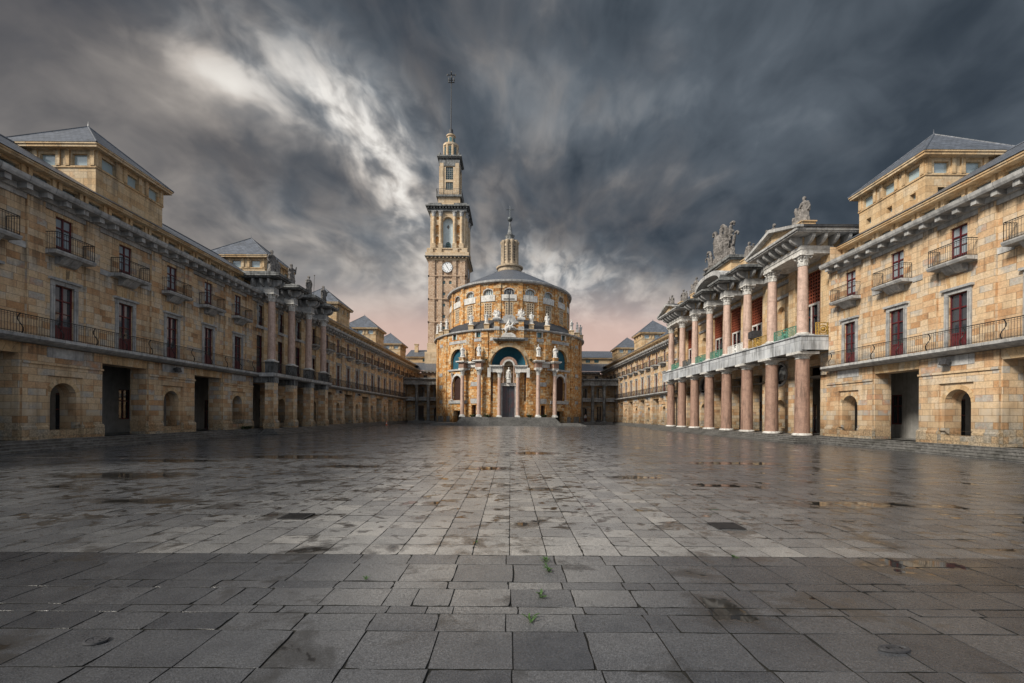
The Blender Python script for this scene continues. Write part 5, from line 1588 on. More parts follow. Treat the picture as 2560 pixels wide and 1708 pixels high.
for sg in (-1, 1):
    mb = MB(); rnd = random.Random(8+sg); mb.box(-.75, .75, -.5, .5, 0, .25)
    for j in range(9):
        a = pi*(j+.5)/9; mb.capsule((rnd.uniform(-.3, .3), 0, .4), (cos(a)*rnd.uniform(.7, 1.1), rnd.uniform(-.3, .3), .5+sin(a)*rnd.uniform(.6, 1.6)), .22, .1)
    robed(mb, rnd, 2.0, 0, -.1, .2, 'sit'); with_wing(mb, rnd, 1.1)
    me = remeshed(mb, 'trophy_sculpture', WH, .06, rough=.03, seed=sg)
    o = link('trophy_sculpture', me); o.location = (XC+sg*2.4, yf-.1, 20.9)
    tag(o, 'white winged trophy sculpture on the pillar beside the horseman, %s side' % ('clock tower' if sg < 0 else 'pink portico'), 'sculpture', 'trophy sculptures flanking the horseman')
# Madonna
st_ = statue('statue', 'white robed statue in the arched niche above the church door', None, WH, (XC, yw-.35, 9.0), 0, 120, 2.5, 'calm', lambda mb, r, k: (mb.capsule((-.3*k, .05, .5), (-.2*k, .0, 1.2*k), .2*k, .14*k), mb.capsule((.3*k, .05, .5), (.2*k, .0, 1.2*k), .2*k, .14*k), mb.ball((.16*k, -.26*k, 1.35*k), .12*k)), .045)
pe_ = MB(); pe_.box(XC-.4, XC+.4, yw-.7, yw, 8.36, 9.0); pe_.build('statue_pedestal', M['white'], ch)
# horseman
hq = MB(); rnd = random.Random(4)
hq.prism([(-1.5, 0), (1.5, 0), (1.2, .6), (.5, .95), (-.9, .8), (-1.3, .5)], -.45, .45)
hq.capsule((-.55, 0, 1.75), (.35, 0, 2.15), .42, .38, 12); hq.capsule((.45, 0, 2.2), (.85, 0, 2.85), .30, .19, 10)
hq.capsule((.85, 0, 2.85), (1.22, 0, 2.62), .18, .10, 9); hq.capsule((.8, .06, 3.0), (.78, .08, 3.15), .05, .02, 6)
for dy in (-.17, .17):
    hq.capsule((-.6, dy, 1.6), (-.45, dy*1.3, 1.15), .26, .15, 9); hq.capsule((-.45, dy*1.3, 1.15), (-.72, dy*1.3, .95), .13, .09, 8); hq.capsule((-.72, dy*1.3, .95), (-.6, dy*1.3, .55), .09, .08, 8)
hq.capsule((.45, .17, 2.0), (1.0, .2, 1.85), .17, .10, 8); hq.capsule((1.0, .2, 1.85), (1.25, .2, 1.45), .09, .07, 8)
hq.capsule((.45, -.17, 2.0), (1.05, -.2, 2.05), .17, .10, 8); hq.capsule((1.05, -.2, 2.05), (1.4, -.2, 1.75), .09, .07, 8)
hq.tube([(-.95, 0, 1.8), (-1.25, 0, 1.6), (-1.3, 0, 1.1), (-1.15, 0, .75)], .14, 7, .08)
hq.capsule((-.05, 0, 2.3), (-.1, 0, 2.95), .22, .27, 10); hq.ball((-.06, 0, 3.3), .16, 10, .9, .9, 1.2)
hq.capsule((-.1, -.27, 2.95), (.2, -.4, 2.7), .1, .08, 7); hq.capsule((-.1, .27, 2.95), (-.3, .3, 3.35), .1, .07, 7); hq.capsule((-.3, .3, 3.35), (.0, .3, 3.7), .06, .04, 7)
for dy in (-.36, .36): hq.capsule((0, dy*.8, 2.25), (.25, dy*1.2, 1.85), .16, .11, 8); hq.capsule((.25, dy*1.2, 1.85), (.1, dy*1.2, 1.4), .1, .07, 8)
hq.capsule((-.25, 0, 2.8), (-.75, 0, 2.2), .2, .12, 8)
me = remeshed(hq, 'equestrian_statue', WH, .055, rough=.02, seed=9)
o = link('equestrian_statue', me); o.location = (XC, yf-.62, 17.1); tag(o, 'white marble rider on a rearing horse above the church arch', 'statue')
cr_ = MB(); yy = yf+.1
cr_.box(XC-.11, XC+.11, yy-.08, yy+.08, 21.7, 26.2); cr_.box(XC-1.1, XC-.11, yy-.06, yy+.06, 24.75, 24.95); cr_.box(XC+.11, XC+1.1, yy-.06, yy+.06, 24.75, 24.95)
tag(cr_.build('iron_cross', M['iron']), 'thin dark iron cross standing over the white rearing horseman', 'cross')
fb2 = MB(); fb2.ball((0, 0, 0), .6, 12, 1.1, .6, .7); 

# ------------------------------------------------------------------ ground
def ground_material(slabs=False):
    m, t, b = material('wet_granite_slabs' if slabs else 'wet_granite_paving')
    P = t.pos(); s = t.sep(P)
    nd = t.node('ShaderNodeTexNoise'); t.l.new(P, nd.inputs['Vector']); nd.inputs['Scale'].default_value = 2.2; nd.inputs['Detail'].default_value = 4
    va = t.node('ShaderNodeVectorMath', operation='MULTIPLY_ADD'); t.l.new(nd.outputs['Color'], va.inputs[0]); va.inputs[1].default_value = (.03, .03, 0); t.l.new(P, va.inputs[2])
    V = va.outputs[0]
    v2 = t.node('ShaderNodeVectorMath', operation='ADD'); t.l.new(V, v2.inputs[0]); v2.inputs[1].default_value = (.13, .02, 0)
    ca, fa_ = t.brick(v2.outputs[0], .70, .62, .0085, offset=.31, smooth=.3)
    v3 = t.node('ShaderNodeVectorMath', operation='ADD'); t.l.new(V, v3.inputs[0]); v3.inputs[1].default_value = (.0, -.01, 0)
    cb, fb_ = t.brick(v3.outputs[0], .535, .5, .0075, offset=0., smooth=.3)
    near = t.smooth(s[1], 6.49, 6.51, 1, 0)
    col = t.mix(near, cb, ca); fac = t.mix(near, fb_, fa_)
    if slabs: col = t.sep(t.uv())[0]; fac = 0.0
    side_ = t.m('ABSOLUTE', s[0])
    g1 = t.noise(P, 95, 3, .8); g2 = t.noise(P, 28, 4, .7); g3 = t.noise(P, .55, 5, .6); g4 = t.noise(P, 2.6, 5, .6)
    speck = t.ramp(g1, [(.3, (.035, .037, .041)), (.46, (.13, .133, .137)), (.6, (.24, .243, .247)), (.74, (.42, .42, .42))])
    c = t.mix(.8, speck, t.ramp(col, [(0, (.62, .62, .63)), (.5, (.95, .94, .92)), (1, (1.3, 1.26, 1.2))]), 'MULTIPLY')
    c = t.mix(.7, c, t.ramp(g4, [(.3, (.55, .54, .53)), (.55, (1, .99, .97)), (.75, (1.25, 1.22, 1.18))]), 'MULTIPLY')
    glare_strip = t.smooth(t.add(side_, t.mul(t.sub(g3, .5), 4)), 7.5, 1.2)  # central glare and dimmer sides, painted into the stone colour below
    c = t.mix(1., c, t.mix(glare_strip, (.55, .57, .61, 1), (1.75, 1.70, 1.64, 1)), 'MULTIPLY')
    near_glare = t.mul(t.smooth(t.add(t.m('ABSOLUTE', t.add(s[0], .2)), t.mul(t.sub(g4, .5), 1.2)), 2.6, .7), t.smooth(t.add(s[1], t.mul(t.sub(g3, .5), 2.5)), 3.6, 5.6))  # painted glare on the darker near slabs, fading towards the camera
    c = t.mix(near, c, t.mix(1., c, t.mix(near_glare, (.27, .285, .32, 1), (.62, .63, .65, 1)), 'MULTIPLY'))
    # pitted wet speckles
    pit = t.smooth(t.add(t.mul(g2, .75), t.mul(g4, .3)), .54, .60)
    c = t.mix(t.mul(pit, .45), c, (.04, .039, .038, 1))
    # puddles: thin standing water in the hollows
    pw_ = t.noise(t.scale(P, (1.0, 1.0, 1)), .95, 5, .6, .4)
    reg = t.add(t.mul(g3, .6), t.mul(t.smooth(side_, 1, 14), .045))
    wet = t.add(t.mul(pw_, .75), t.mul(reg, .5))
    slab = t.mul(t.sub(col, .5), .10)
    wv = t.add(t.add(wet, slab), t.mul(t.sub(g4, .5), .12))
    damp = t.smooth(wv, .575, .655); pud = t.smooth(wv, .665, .69)
    sp_ = t.noise(t.scale(P, (1.0, 1.25, 1)), 2.6, 4, .55, .6)
    sv = t.add(t.mul(sp_, .8), t.add(t.mul(t.sub(g3, .5), .28), t.mul(t.sub(col, .5), .07)))
    far_ = t.smooth(s[1], 5.5, 9)
    damp = t.m('MAXIMUM', damp, t.mul(far_, t.smooth(sv, .435, .49))); pud = t.m('MAXIMUM', pud, t.mul(far_, t.smooth(sv, .49, .515)))
    # the individual pools that can be picked out
    for (px, py, rx, ry) in ((2.25, 4.72, .34, .36), (-8.2, 10.3, 1.4, .32), (-12.2, 14.5, 2.2, .8), (-9.8, 21, 2.6, .9), (4.1, 14.8, 1.0, .4), (9.6, 19.5, 2.2, .6), (8.0, 10.5, 1.6, .35), (-6.2, 17.4, 1.5, .5), (.9, 12.3, .45, .3), (-.8, 17, 1.0, .6), (1.2, 24, 1.2, .9), (-14, 19, 2.0, .6), (6.2, 13.2, .9, .3), (5.6, 6.2, .8, .28)):
        d = t.m('SQRT', t.add(t.m('POWER', t.m('ABSOLUTE', t.mul(t.sub(s[0], px), 1/rx)), 2), t.m('POWER', t.m('ABSOLUTE', t.mul(t.sub(s[1], py), 1/ry)), 2)))
        q = t.add(d, t.mul(t.sub(g4, .5), 2.2))
        pud = t.m('MAXIMUM', pud, t.smooth(q, .85, .72)); damp = t.m('MAXIMUM', damp, t.smooth(q, 1.35, .8))
    c = t.mix(t.mul(damp, .75), c, (.030, .029, .028, 1))
    c = t.mix(t.mul(pud, .85), c, (.016, .014, .012, 1))
    c = t.mix(t.mul(fac, .92), c, (.012, .012, .012, 1))
    r = t.smooth(g2, .3, .75, .20, .40)
    r = t.m('ADD', r, t.mul(damp, -.14)); r = t.mix(pud, r, .035)
    t.put(b.inputs['Base Color'], c); t.put(b.inputs['Roughness'], r)
    b.inputs['Specular IOR Level'].default_value = .75; b.inputs['IOR'].default_value = 1.45
    h = t.add(t.mul(t.add(t.mul(g1, .35), t.mul(g2, .65)), t.sub(1, pud)), t.add(t.mul(fac, -1.3), t.mul(col, .15)))
    t.put(b.inputs['Normal'], t.bump(h, .34, .012))
    return m
YS1 = 20.0
gr = MB(); gr.poly([(-300, YS1, 0), (300, YS1, 0), (300, 600, 0), (-300, 600, 0)])
for sg in (-1, 1): gr.poly([(sg*23.2, -60, 0), (sg*300, -60, 0), (sg*300, YS1, 0), (sg*23.2, YS1, 0)])
gr.poly([(-23.2, -60, 0), (23.2, -60, 0), (23.2, 1.2, 0), (-23.2, 1.2, 0)])
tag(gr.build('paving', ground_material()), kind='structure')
bed = MB(); bed.poly([(-23.2, 1.2, -.013), (23.2, 1.2, -.013), (23.2, YS1, -.013), (-23.2, YS1, -.013)])
tag(bed.build('paving', plain('dark_joint_earth', (.010, .010, .009), (.022, .021, .018), .9, 6, bump=.3)), kind='structure')
def slab(mb, x0, x1, y0, y1, rnd):
    g = .0022+rnd.random()*.0028; x0 += g; x1 -= g; y0 += g; y1 -= g
    dz = rnd.gauss(-.002, .0010); tx, ty = rnd.gauss(0, .0035), rnd.gauss(0, .0035); cx, cy = (x0+x1)/2, (y0+y1)/2
    zf = lambda x, y: min(dz+(x-cx)*tx+(y-cy)*ty, .004)
    n = 4; E = []
    cs = [(x0, y0), (x1, y0), (x1, y1), (x0, y1)]
    for i in range(4):
        a, b = cs[i], cs[(i+1) % 4]
        for j in range(n):
            t = j/n; E.append((a[0]+(b[0]-a[0])*t, a[1]+(b[1]-a[1])*t, j == 0))
    top = []; rim = []; low = []
    for (x, y, corner) in E:
        k = rnd.random()*.0035+(rnd.random()**5*.03 if corner else rnd.random()**8*.016)
        d = Vector((cx-x, cy-y)); d.normalize(); x += d.x*k; y += d.y*k
        bv = .002+rnd.random()*.003
        top.append(mb.vert((x+d.x*bv, y+d.y*bv, zf(x, y)))); rim.append(mb.vert((x, y, zf(x, y)-.0012))); low.append(mb.vert((x, y, -.014)))
    u = [(rnd.random(), rnd.random())]
    m = len(E); mb.face(top, u*m)
    for i in range(m):
        j = (i+1) % m; mb.face([rim[i], rim[j], top[j], top[i]], u*4)
        side_mb.poly([mb.v[low[i]], mb.v[low[j]], mb.v[rim[j]], mb.v[rim[i]]], u*4)
rnd = random.Random(17); sl_ = MB(); side_mb = MB()
earth = plain('dark_joint_earth', (.010, .010, .009), (.022, .021, .018), .9, 6, bump=.3, spec=.1)
rows = [1.2, 1.83, 2.2, 2.83, 3.2, 3.58, 4.21, 4.58, 4.755, 5.23, 5.46, 6.10, 6.50]
for i, (ya, yb) in enumerate(zip(rows[:-1], rows[1:])):
    x = -23.2+rnd.random()*.3
    sh_ = rnd.uniform(-.06, .06)
    xs_ = [(-34+k)*.675+.02+sh_+rnd.uniform(-.03, .03) for k in range(69)]
    for xa, xb in zip(xs_[:-1], xs_[1:]):
        if abs(xa) > 1.3*yb+1.5: continue
        if rnd.random() < .07 and xb-xa > .5:
            m_ = xa+(xb-xa)*rnd.uniform(.35, .65); slab(sl_, xa, m_, ya, yb, rnd); slab(sl_, m_, xb, ya, yb, rnd)
        else: slab(sl_, xa, xb, ya, yb, rnd)
nr = 27; 
for i in range(nr):
    ya, yb = 6.5+.5*i, 6.5+.5*(i+1)
    for k in range(-43, 43):
        xa, xb = k*.535, (k+1)*.535
        if abs(xa) > 1.25*yb+1: continue
        slab(sl_, xa, xb, ya, yb, rnd)
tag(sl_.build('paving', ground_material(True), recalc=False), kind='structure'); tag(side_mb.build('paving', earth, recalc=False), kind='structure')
# plain margins beyond the modelled slabs
mg = MB()
for i in range(27):
    ya, yb = 6.5+.5*i, 7.0+.5*i; lim = 0
    ks_ = [k for k in range(-43, 43) if abs(k*.535) <= 1.25*yb+1]
    a_, b_ = min(ks_)*.535, (max(ks_)+1)*.535
    mg.poly([(-23.2, ya, -.001), (a_, ya, -.001), (a_, yb, -.001), (-23.2, yb, -.001)]); mg.poly([(b_, ya, -.001), (23.2, ya, -.001), (23.2, yb, -.001), (b_, yb, -.001)])
for sg in (-1, 1): mg.poly([(sg*11, 1.2, -.001), (sg*23.2, 1.2, -.001), (sg*23.2, 6.5, -.001), (sg*11, 6.5, -.001)])
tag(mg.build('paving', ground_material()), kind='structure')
def flight(mb, x_out, x_in, ya, yb, n=4, rise=.135, tread=.36, ends=False):
    """steps rising away from the axis, x_out is the lowest edge"""
    for i in range(n):
        x = x_out+tread*i; e = tread*i if ends else 0
        mb.box(x, x_in, ya+e, yb-e, rise*i, rise*(i+1)-.03); mb.box(x-.03, x_in, ya+e-(.03 if ends else 0), yb-e+(.03 if ends else 0), rise*(i+1)-.03, rise*(i+1))
for s_ in (-1, 1):
    m = MB(s_); flight(m, 23.45, 30, 5, 123)
    tag(m.build('steps', M['stepstone']), kind='structure')
    m = MB(s_)
    if s_ < 0: flight(m, 21.45, 23.43, 42.2, 59.6, 4, .133, .36, True)
    else: flight(m, 21.2, 23.43, 34.0, 69.6, 4, .133, .36, True)
    tag(m.build('steps', M['stepstone']), kind='structure')
m = MB()
for i in range(3): m.box(XC-14.6+.35*i, XC+14.6-.35*i, 84.9+.4*i, 108, .15*i, .15*(i+1))
for i in range(8): m.box(XC-9.9+.12*i, XC+9.9-.12*i, 86.0+.36*i, 100, .45+.145*i, .45+.145*(i+1)+(-.002 if i == 7 else 0))
tag(m.build('steps', M['stepstone']), kind='structure')
m = MB(); 
for i in range(4):
    m.box(-23.4, -14, 103.2+.36*i, 121, .135*i, .135*(i+1)); m.box(14, 23.4, 103.2+.36*i, 121, .135*i, .135*(i+1))
tag(m.build('steps', M['stepstone']), kind='structure')

# ------------------------------------------------------------------ small things
def grate(x, y, w, l, label, slots):
    o = MB(); o.box(-w/2, w/2, -l/2, -l/2+.04, 0, .012); o.box(-w/2, w/2, l/2-.04, l/2, 0, .012); o.box(-w/2, -w/2+.04, -l/2+.04, l/2-.04, 0, .012); o.box(w/2-.04, w/2, -l/2+.04, l/2-.04, 0, .012)
    e = empty('drain_grate', (x, y, .004), label, 'drain grate', 'drain grates in the paving')
    f = o.build('frame', M['iron'], e)
    b = MB()
    if slots:
        for i in range(9): u = -w/2+.05+(w-.1)*i/8; b.box(u-.012, u+.012, -l/2+.04, l/2-.04, .001, .010)
    else:
        b.box(-w/2+.04, w/2-.04, -l/2+.04, l/2-.04, .002, .008)
        for i in range(8): u = -w/2+.07+(w-.14)*i/7; b.box(u-.01, u+.01, -l/2+.05, l/2-.05, .008, .011)
    b.build('grille', M['iron'], e)
grate(-4.15, 8.85, .52, .50, 'slotted iron drain grate set among the pale slabs, clock-tower side', True)
grate(3.95, 8.3, .5, .48, 'solid black square drain cover among the slabs, sunlit side', False)
def cover(x, y, rx, ry, label):
    e = MB(); n = 28
    e.lathe([(.02, .014), (.80, .014), (.82, .02), (.98, .02), (1, .004)], 0, 0, n, ex=rx, ey=ry, smooth=False)
    for i in range(8): a = 2*pi*i/8; e.box(.5*rx*cos(a)-.018, .5*rx*cos(a)+.018, .5*ry*sin(a)-.018, .5*ry*sin(a)+.018, .014, .018)
    o = e.build('manhole_cover', M['lamp']); o.location = (x, y, 0)
    tag(o, label, 'manhole cover', 'small manhole covers')
cover(3.32, 3.92, .135, .06, 'small oval dark metal cover near the bottom corner, sunlit side')
cover(-3.6, 3.97, .095, .075, 'small oval dark metal cover near the bottom corner, shaded side')
def cone(x, y, z):
    e = empty('traffic_cone', (x, y, z), 'tiny orange and white traffic cone by the shaded steps', 'traffic cone')
    b = MB(); b.box(-.2, .2, -.2, .2, 0, .04); b.lathe([(.15, .04), (.11, .24)], 0, 0, 14); b.lathe([(.085, .42), (.03, .72), (.025, .74)], 0, 0, 14); b.build('cone_body', M['orange'], e)
    b = MB(); b.lathe([(.11, .24), (.085, .42)], 0, 0, 14); b.build('white_band', M['whitepaint'], e)
cone(-23.0, 84.5, 0)
def floodlight(s, y, label):
    e = empty('floodlight', (s*24.72, y, 5.25), label, 'floodlight', 'floodlights above the arches')
    b = MB(s); b.prism([(-.35, -.22), (-.12, -.28), (.0, .02), (-.25, .1)], -.2, .2); b.build('lamp_head', M['lamp'], e)
    b = MB(s); b.box(.0, .13, -.03, .03, -.1, .0); b.tube([(.05, 0, -.02), (-.1, -.0, .12)], .02, 5); b.build('bracket', M['lamp'], e)
floodlight(-1, yk(2), 'black floodlight on grey panel over the second near arch, shaded wing')
floodlight(-1, yk(8)+.5, 'small floodlight over the first arch beyond the shaded porch')
floodlight(-1, yk(10), 'tiny floodlight over the second arch beyond the shaded porch')
floodlight(-1, yk(12), 'tiny floodlight over the third arch beyond the shaded porch')
floodlight(1, yk(0)+.3, 'black floodlight on grey panel above the nearest arch, sunlit wing')
floodlight(1, yk(12), 'tiny floodlight over the first arch beyond the pink portico')
floodlight(1, yk(14), 'tiny floodlight over the second arch beyond the pink portico')
def speaker(y, sc, label):
    e = empty('stage_lamp', (23.6, y, 8.46), label, 'stage lamp', 'lamps on the portico gallery')
    b = MB(); b.box(-.4*sc, .4*sc, -.35*sc, .35*sc, 1.05, 1.05+.75*sc); b.prism([(-.55*sc, 1.1), (-.4*sc, 1.06), (-.4*sc, 1.05+.72*sc), (-.55*sc, 1.05+.66*sc)], -.3*sc, .3*sc); b.build('lamp_head', M['lamp'], e)
    b = MB(); b.box(-.3, .3, -.3, .3, 0, .06); b.tube([(0, 0, .05), (0, 0, 1.1)], .05, 6); b.build('stand', M['lamp'], e)
speaker(CY[2]-1.2, 1.0, 'large dark lamp behind the ochre balustrade of the portico gallery'); speaker(CY[3]+.9, .8, 'smaller dark lamp behind the green balustrade of the portico gallery')
# weeds in the joints
def weed(x, y, sc, seed, label, grp='weeds in the paving joints', mat='leaf', z=0, n=16, spread=.5, name='weed'):
    rnd = random.Random(seed); b = MB()
    for i in range(n):
        a = rnd.uniform(0, 2*pi); L = rnd.uniform(.5, 1)*sc; ox, oy = rnd.uniform(-.2, .2)*sc*spread*2, rnd.uniform(-.8, .8)*sc*spread*2
        w = L*.22; t = Vector((cos(a), sin(a))); nn = Vector((-t.y, t.x)); lift = rnd.uniform(.4, .9)
        p = lambda f, g, zz: (ox+t.x*L*f+nn.x*w*g, oy+t.y*L*f+nn.y*w*g, zz*L*lift)
        b.poly([p(0, -.2, 0), p(0, .2, 0), p(.35, .6, .45), p(.35, -.6, .45)]); b.poly([p(.35, -.6, .45), p(.35, .6, .45), p(.75, .45, .7), p(.75, -.45, .7)]); b.poly([p(.75, -.45, .7), p(.75, .45, .7), p(1, 0, .66)])
    o = b.build(name, M[mat], recalc=False); o.location = (x, y, z); tag(o, label, name.replace('_', ' '), grp)
def gp(px, py):
    d = 2.0*1138/(py-1038); return (px-1276)*d/1138, d
for i, (zx, zy, sc, lab) in enumerate(((1373, 828, .10, 'green weed sprig in the joint where the paving pattern changes'), (1393, 888, .11, 'green weed sprig second from the pattern change, in the central joint'), (1340, 1040, .10, 'green weed sprig third along the central joint, nearer the camera'), (1283, 1188, .09, 'green weed sprig nearest the camera in the central joint'), (285, 943, .05, 'dark tiny weed in a joint on the shaded half'), (955, 717, .04, 'minute green weed among the square slabs'))):
    x, y = gp(800+.4132*zx, 1060+.4132*zy); weed(x, y, sc, 200+i, lab)
x, y = gp(1660+.4132*432, 1060+.4132*800); weed(x, y, .07, 230, 'small green weed in a joint toward the sunlit side')
for i, (sx_, lab) in enumerate(((-6.9, 'dull bush between the church columns, outer clock-tower side'), (-4.0, 'low bush beside the church column, inner clock-tower side'), (4.0, 'low bush beside the church column, inner portico side'), (6.9, 'dull bush between the church columns, outer portico side'))):
    q = fl(at_x(fl, RL, sx_), -.6, 0); weed(q[0], q[1], 1.0, 240+i, lab, 'bushes at the church foot', 'shrubleaf', 1.6, 70, .6, 'bush')
for i, (sx_, zz, lab) in enumerate(((-7.1, 12.7, 'grassy tuft on the cornice between church columns, clock-tower side'), (7.1, 12.7, 'grassy tuft on the cornice between church columns, portico side'), (-4.3, 12.8, 'grass tuft on the inner column block, clock-tower side'), (4.3, 12.8, 'grass tuft on the inner column block, portico side'))):
    q = fl(at_x(fl, RL, sx_), -.45, 0); weed(q[0], q[1], .6, 260+i, lab, 'tufts on the church cornices', 'shrubleaf', zz-.02, 40, .7, 'grass_tuft')
for i in range(5): weed(-24.6-.1*i, 42.2+.35*i, .55, 280+i, 'grass tuft at the foot of the wall before the shaded porch', 'grass tufts by the shaded porch', 'shrubleaf', Z0, 34, .5, 'grass_tuft')
def planter(x, label):
    e = empty('planter', (x, 105.9, .55), label, 'planter', 'planters between the colonnade columns')
    b = MB(); b.prism([(-.26, 0), (.26, 0), (.32, .42), (-.32, .42)], -.6, .6, 'x'); b.build('trough', M['lamp'], e)
    p = MB(); rnd = random.Random(int(x*10))
    for i in range(60):
        a = rnd.uniform(0, 2*pi); c = Vector((rnd.uniform(-.55, .55), rnd.uniform(-.25, .25), rnd.uniform(.4, .75))); t = Vector((cos(a), sin(a), rnd.uniform(-.2, .6)))*.16; u = t.cross(Vector((0, 0, 1))).normalized()*.06
        p.poly([c-u, c+t*.5+u*.2, c+t, c+u])
    p.build('foliage', M['shrubleaf'], e, recalc=False)
planter(-20.6, 'dark planter trough between the columns of the screen, shaded-wing side'); planter(20.5, 'dark planter trough between the columns of the screen, sunlit-wing side')
# one distant person standing under the sunlit-side screen
pr = MB(); rnd = random.Random(2)
for sg in (-1, 1):
    pr.capsule((sg*.09, 0, .92), (sg*.11, .02, .5), .095, .065); pr.capsule((sg*.11, .02, .5), (sg*.11, .03, .06), .065, .045); pr.capsule((sg*.11, .05, .05), (sg*.12, -.13, .04), .05, .04)
    pr.capsule((sg*.2, 0, 1.42), (sg*.27, .03, 1.14), .06, .048); pr.capsule((sg*.27, .03, 1.14), (sg*.25, -.08, .88), .045, .035)
    for f in range(4): pr.capsule((sg*.25+(f-1.5)*.018, -.09, .84), (sg*.25+(f-1.5)*.018, -.11, .76-.01*abs(f-1.5)), .010, .008, 6)
    pr.capsule((sg*.22, -.1, .86), (sg*.21, -.13, .8), .012, .009, 6)
pr.capsule((0, 0, .95), (0, 0, 1.38), .15, .17, 12); pr.capsule((0, 0, 1.45), (0, -.01, 1.56), .06, .055); pr.ball((0, -.02, 1.66), .1, 12, .85, 1, 1.2); pr.ball((0, -.12, 1.65), .02, 6)
me = remeshed(pr, 'person', M['skin'], .02)
po = link('person', me); po.location = (17.55, 106.4, .56); po.rotation_euler = (0, 0, .3)
tag(po, 'distant person in pale jacket and dark red trousers under the colonnade', 'person')
jk = MB(); jk.lathe([(.17, .9), (.175, 1.1), (.19, 1.35), (.13, 1.47), (.08, 1.49)], 0, 0, 18, ey=.9)
for sg in (-1, 1): jk.capsule((sg*.2, 0, 1.41), (sg*.27, .03, 1.14), .072, .062); jk.capsule((sg*.27, .03, 1.14), (sg*.255, -.06, .93), .06, .052)
jo = jk.build('jacket', M['cloth'], po)
tr = MB(); tr.lathe([(.16, .8), (.175, .93)], 0, 0, 16, ey=.85)
for sg in (-1, 1): tr.capsule((sg*.09, 0, .9), (sg*.11, .02, .5), .108, .08); tr.capsule((sg*.11, .02, .5), (sg*.11, .03, .1), .08, .065)
tr.build('trousers', M['redwood'], po)
hr = MB(); hr.ball((0, .01, 1.70), .105, 12, .92, 1.02, 1.0); hr.build('hair', M['iron'], po)

# ------------------------------------------------------------------ sky, light, camera
SUN_EL, SUN_AZ = radians(37), radians(236)      # azimuth clockwise from +y
sun_dir = Vector((sin(SUN_AZ)*cos(SUN_EL), cos(SUN_AZ)*cos(SUN_EL), sin(SUN_EL)))
L = bpy.data.lights.new('sun', 'SUN'); L.energy = 5.0; L.angle = radians(13); L.color = (1, .93, .82)
so = bpy.data.objects.new('sun', L); C.objects.link(so); so.rotation_euler = (-sun_dir).to_track_quat('-Z', 'Y').to_euler()
w = bpy.data.worlds.new('World'); scene.world = w; w.use_nodes = True
t = NT(w.node_tree); t.n.clear()
geo = t.node('ShaderNodeTexCoord').outputs['Generated']; d = t.sep(geo)
dx, dy, dz = d[0], d[1], d[2]
yy = t.m('MAXIMUM', dy, .08)
u = t.m('DIVIDE', dx, yy); v = t.m('DIVIDE', dz, yy)
# drifting streaks on a cloud plane
zz = t.add(t.m('MAXIMUM', dz, 0), .16)
cxp = t.m('DIVIDE', dx, zz); cyp = t.m('DIVIDE', dy, zz)
def rotsc(a, sa, sb):
    ca, sn = cos(a), sin(a)
    return t.comb(t.mul(t.add(t.mul(cxp, ca), t.mul(cyp, sn)), sa), t.mul(t.sub(t.mul(cyp, ca), t.mul(cxp, sn)), sb), .3)
# streaks converge towards the horizon straight ahead
du_ = t.sub(u, .06); dv_ = t.sub(v, .20); rr_ = t.m('SQRT', t.add(t.mul(du_, du_), t.mul(dv_, dv_)))
ir = t.m('DIVIDE', 1.0, t.add(rr_, .24)); lr = t.m('LOGARITHM', t.add(rr_, .2), 2.71828)
def polar(ka, kr, o): return t.comb(t.add(t.mul(t.mul(du_, ir), ka), o), t.mul(t.mul(dv_, ir), ka), t.mul(lr, kr))
A = t.noise(polar(2.8, 1.2, .0), 1.0, 4, .5, .35)
B = t.noise(polar(6.2, 3.0, 3.1), 1.0, 4, .52, .5)
F = t.noise(polar(14, 7.5, 7.7), 1.0, 4, .5, .5)
G = t.noise(rotsc(0, .55, .45), 1.0, 3, .5, .2)
uw = t.add(u, t.mul(t.sub(A, .5), .26)); vw = t.add(v, t.mul(t.sub(B, .5), .16))
def blob(u0, v0, ang, sa, sb, amp, wu=None, wv=None):
    ca, sn = cos(ang), sin(ang); a = t.sub(uw, u0); b = t.sub(vw, v0)
    p = t.mul(t.add(t.mul(a, ca), t.mul(b, sn)), 1/sa); q = t.mul(t.sub(t.mul(b, ca), t.mul(a, sn)), 1/sb)
    e = t.m('POWER', 2.71828, t.mul(t.add(t.mul(p, p), t.mul(q, q)), -1)); return t.mul(t.mul(e, amp), mod if amp > .09 else 1.0)
blobs = [(-.60, .79, -.3, .34, .10, .10), (-.44, .70, -.62, .34, .10, .22), (-.29, .57, -1.0, .24, .07, .22), (-.235, .45, -1.3, .16, .05, .14), (-.62, .75, -.6, .22, .035, .10), (-.38, .66, -.7, .2, .04, .12),
         (-.85, .70, -.3, .35, .14, .06), (-.58, .56, -.35, .26, .06, -.09), (-.5, .40, -.3, .28, .09, .13), (-.8, .52, -.2, .3, .08, .05), (-.3, .27, 0, .3, .06, .06), (-.33, .40, -.4, .14, .06, .08),
         (.10, .345, -.2, .15, .05, .20), (-.02, .33, 0, .2, .05, .06), (.20, .27, 0, .28, .07, .14), (.02, .66, -.3, .25, .10, .08), (.10, .78, -.4, .3, .08, .05), (-.16, .74, -.75, .34, .07, -.10),
         (.75, .50, .45, .5, .16, -.09), (.42, .38, .1, .35, .12, -.07), (.98, .80, .4, .3, .2, -.17), (-.15, .93, -.3, .6, .08, -.11), (.2, .58, -.2, .1, .16, .04), (.55, .78, .2, .25, .1, .07), (-.98, .92, 0, .25, .12, -.06), (.28, .44, .1, .16, .07, -.04), (.3, .70, .3, .3, .05, .06), (.62, .66, .5, .3, .04, .05)]
mod = t.smooth(t.add(t.mul(B, .55), t.mul(F, .45)), .36, .62, .35, 1.35)
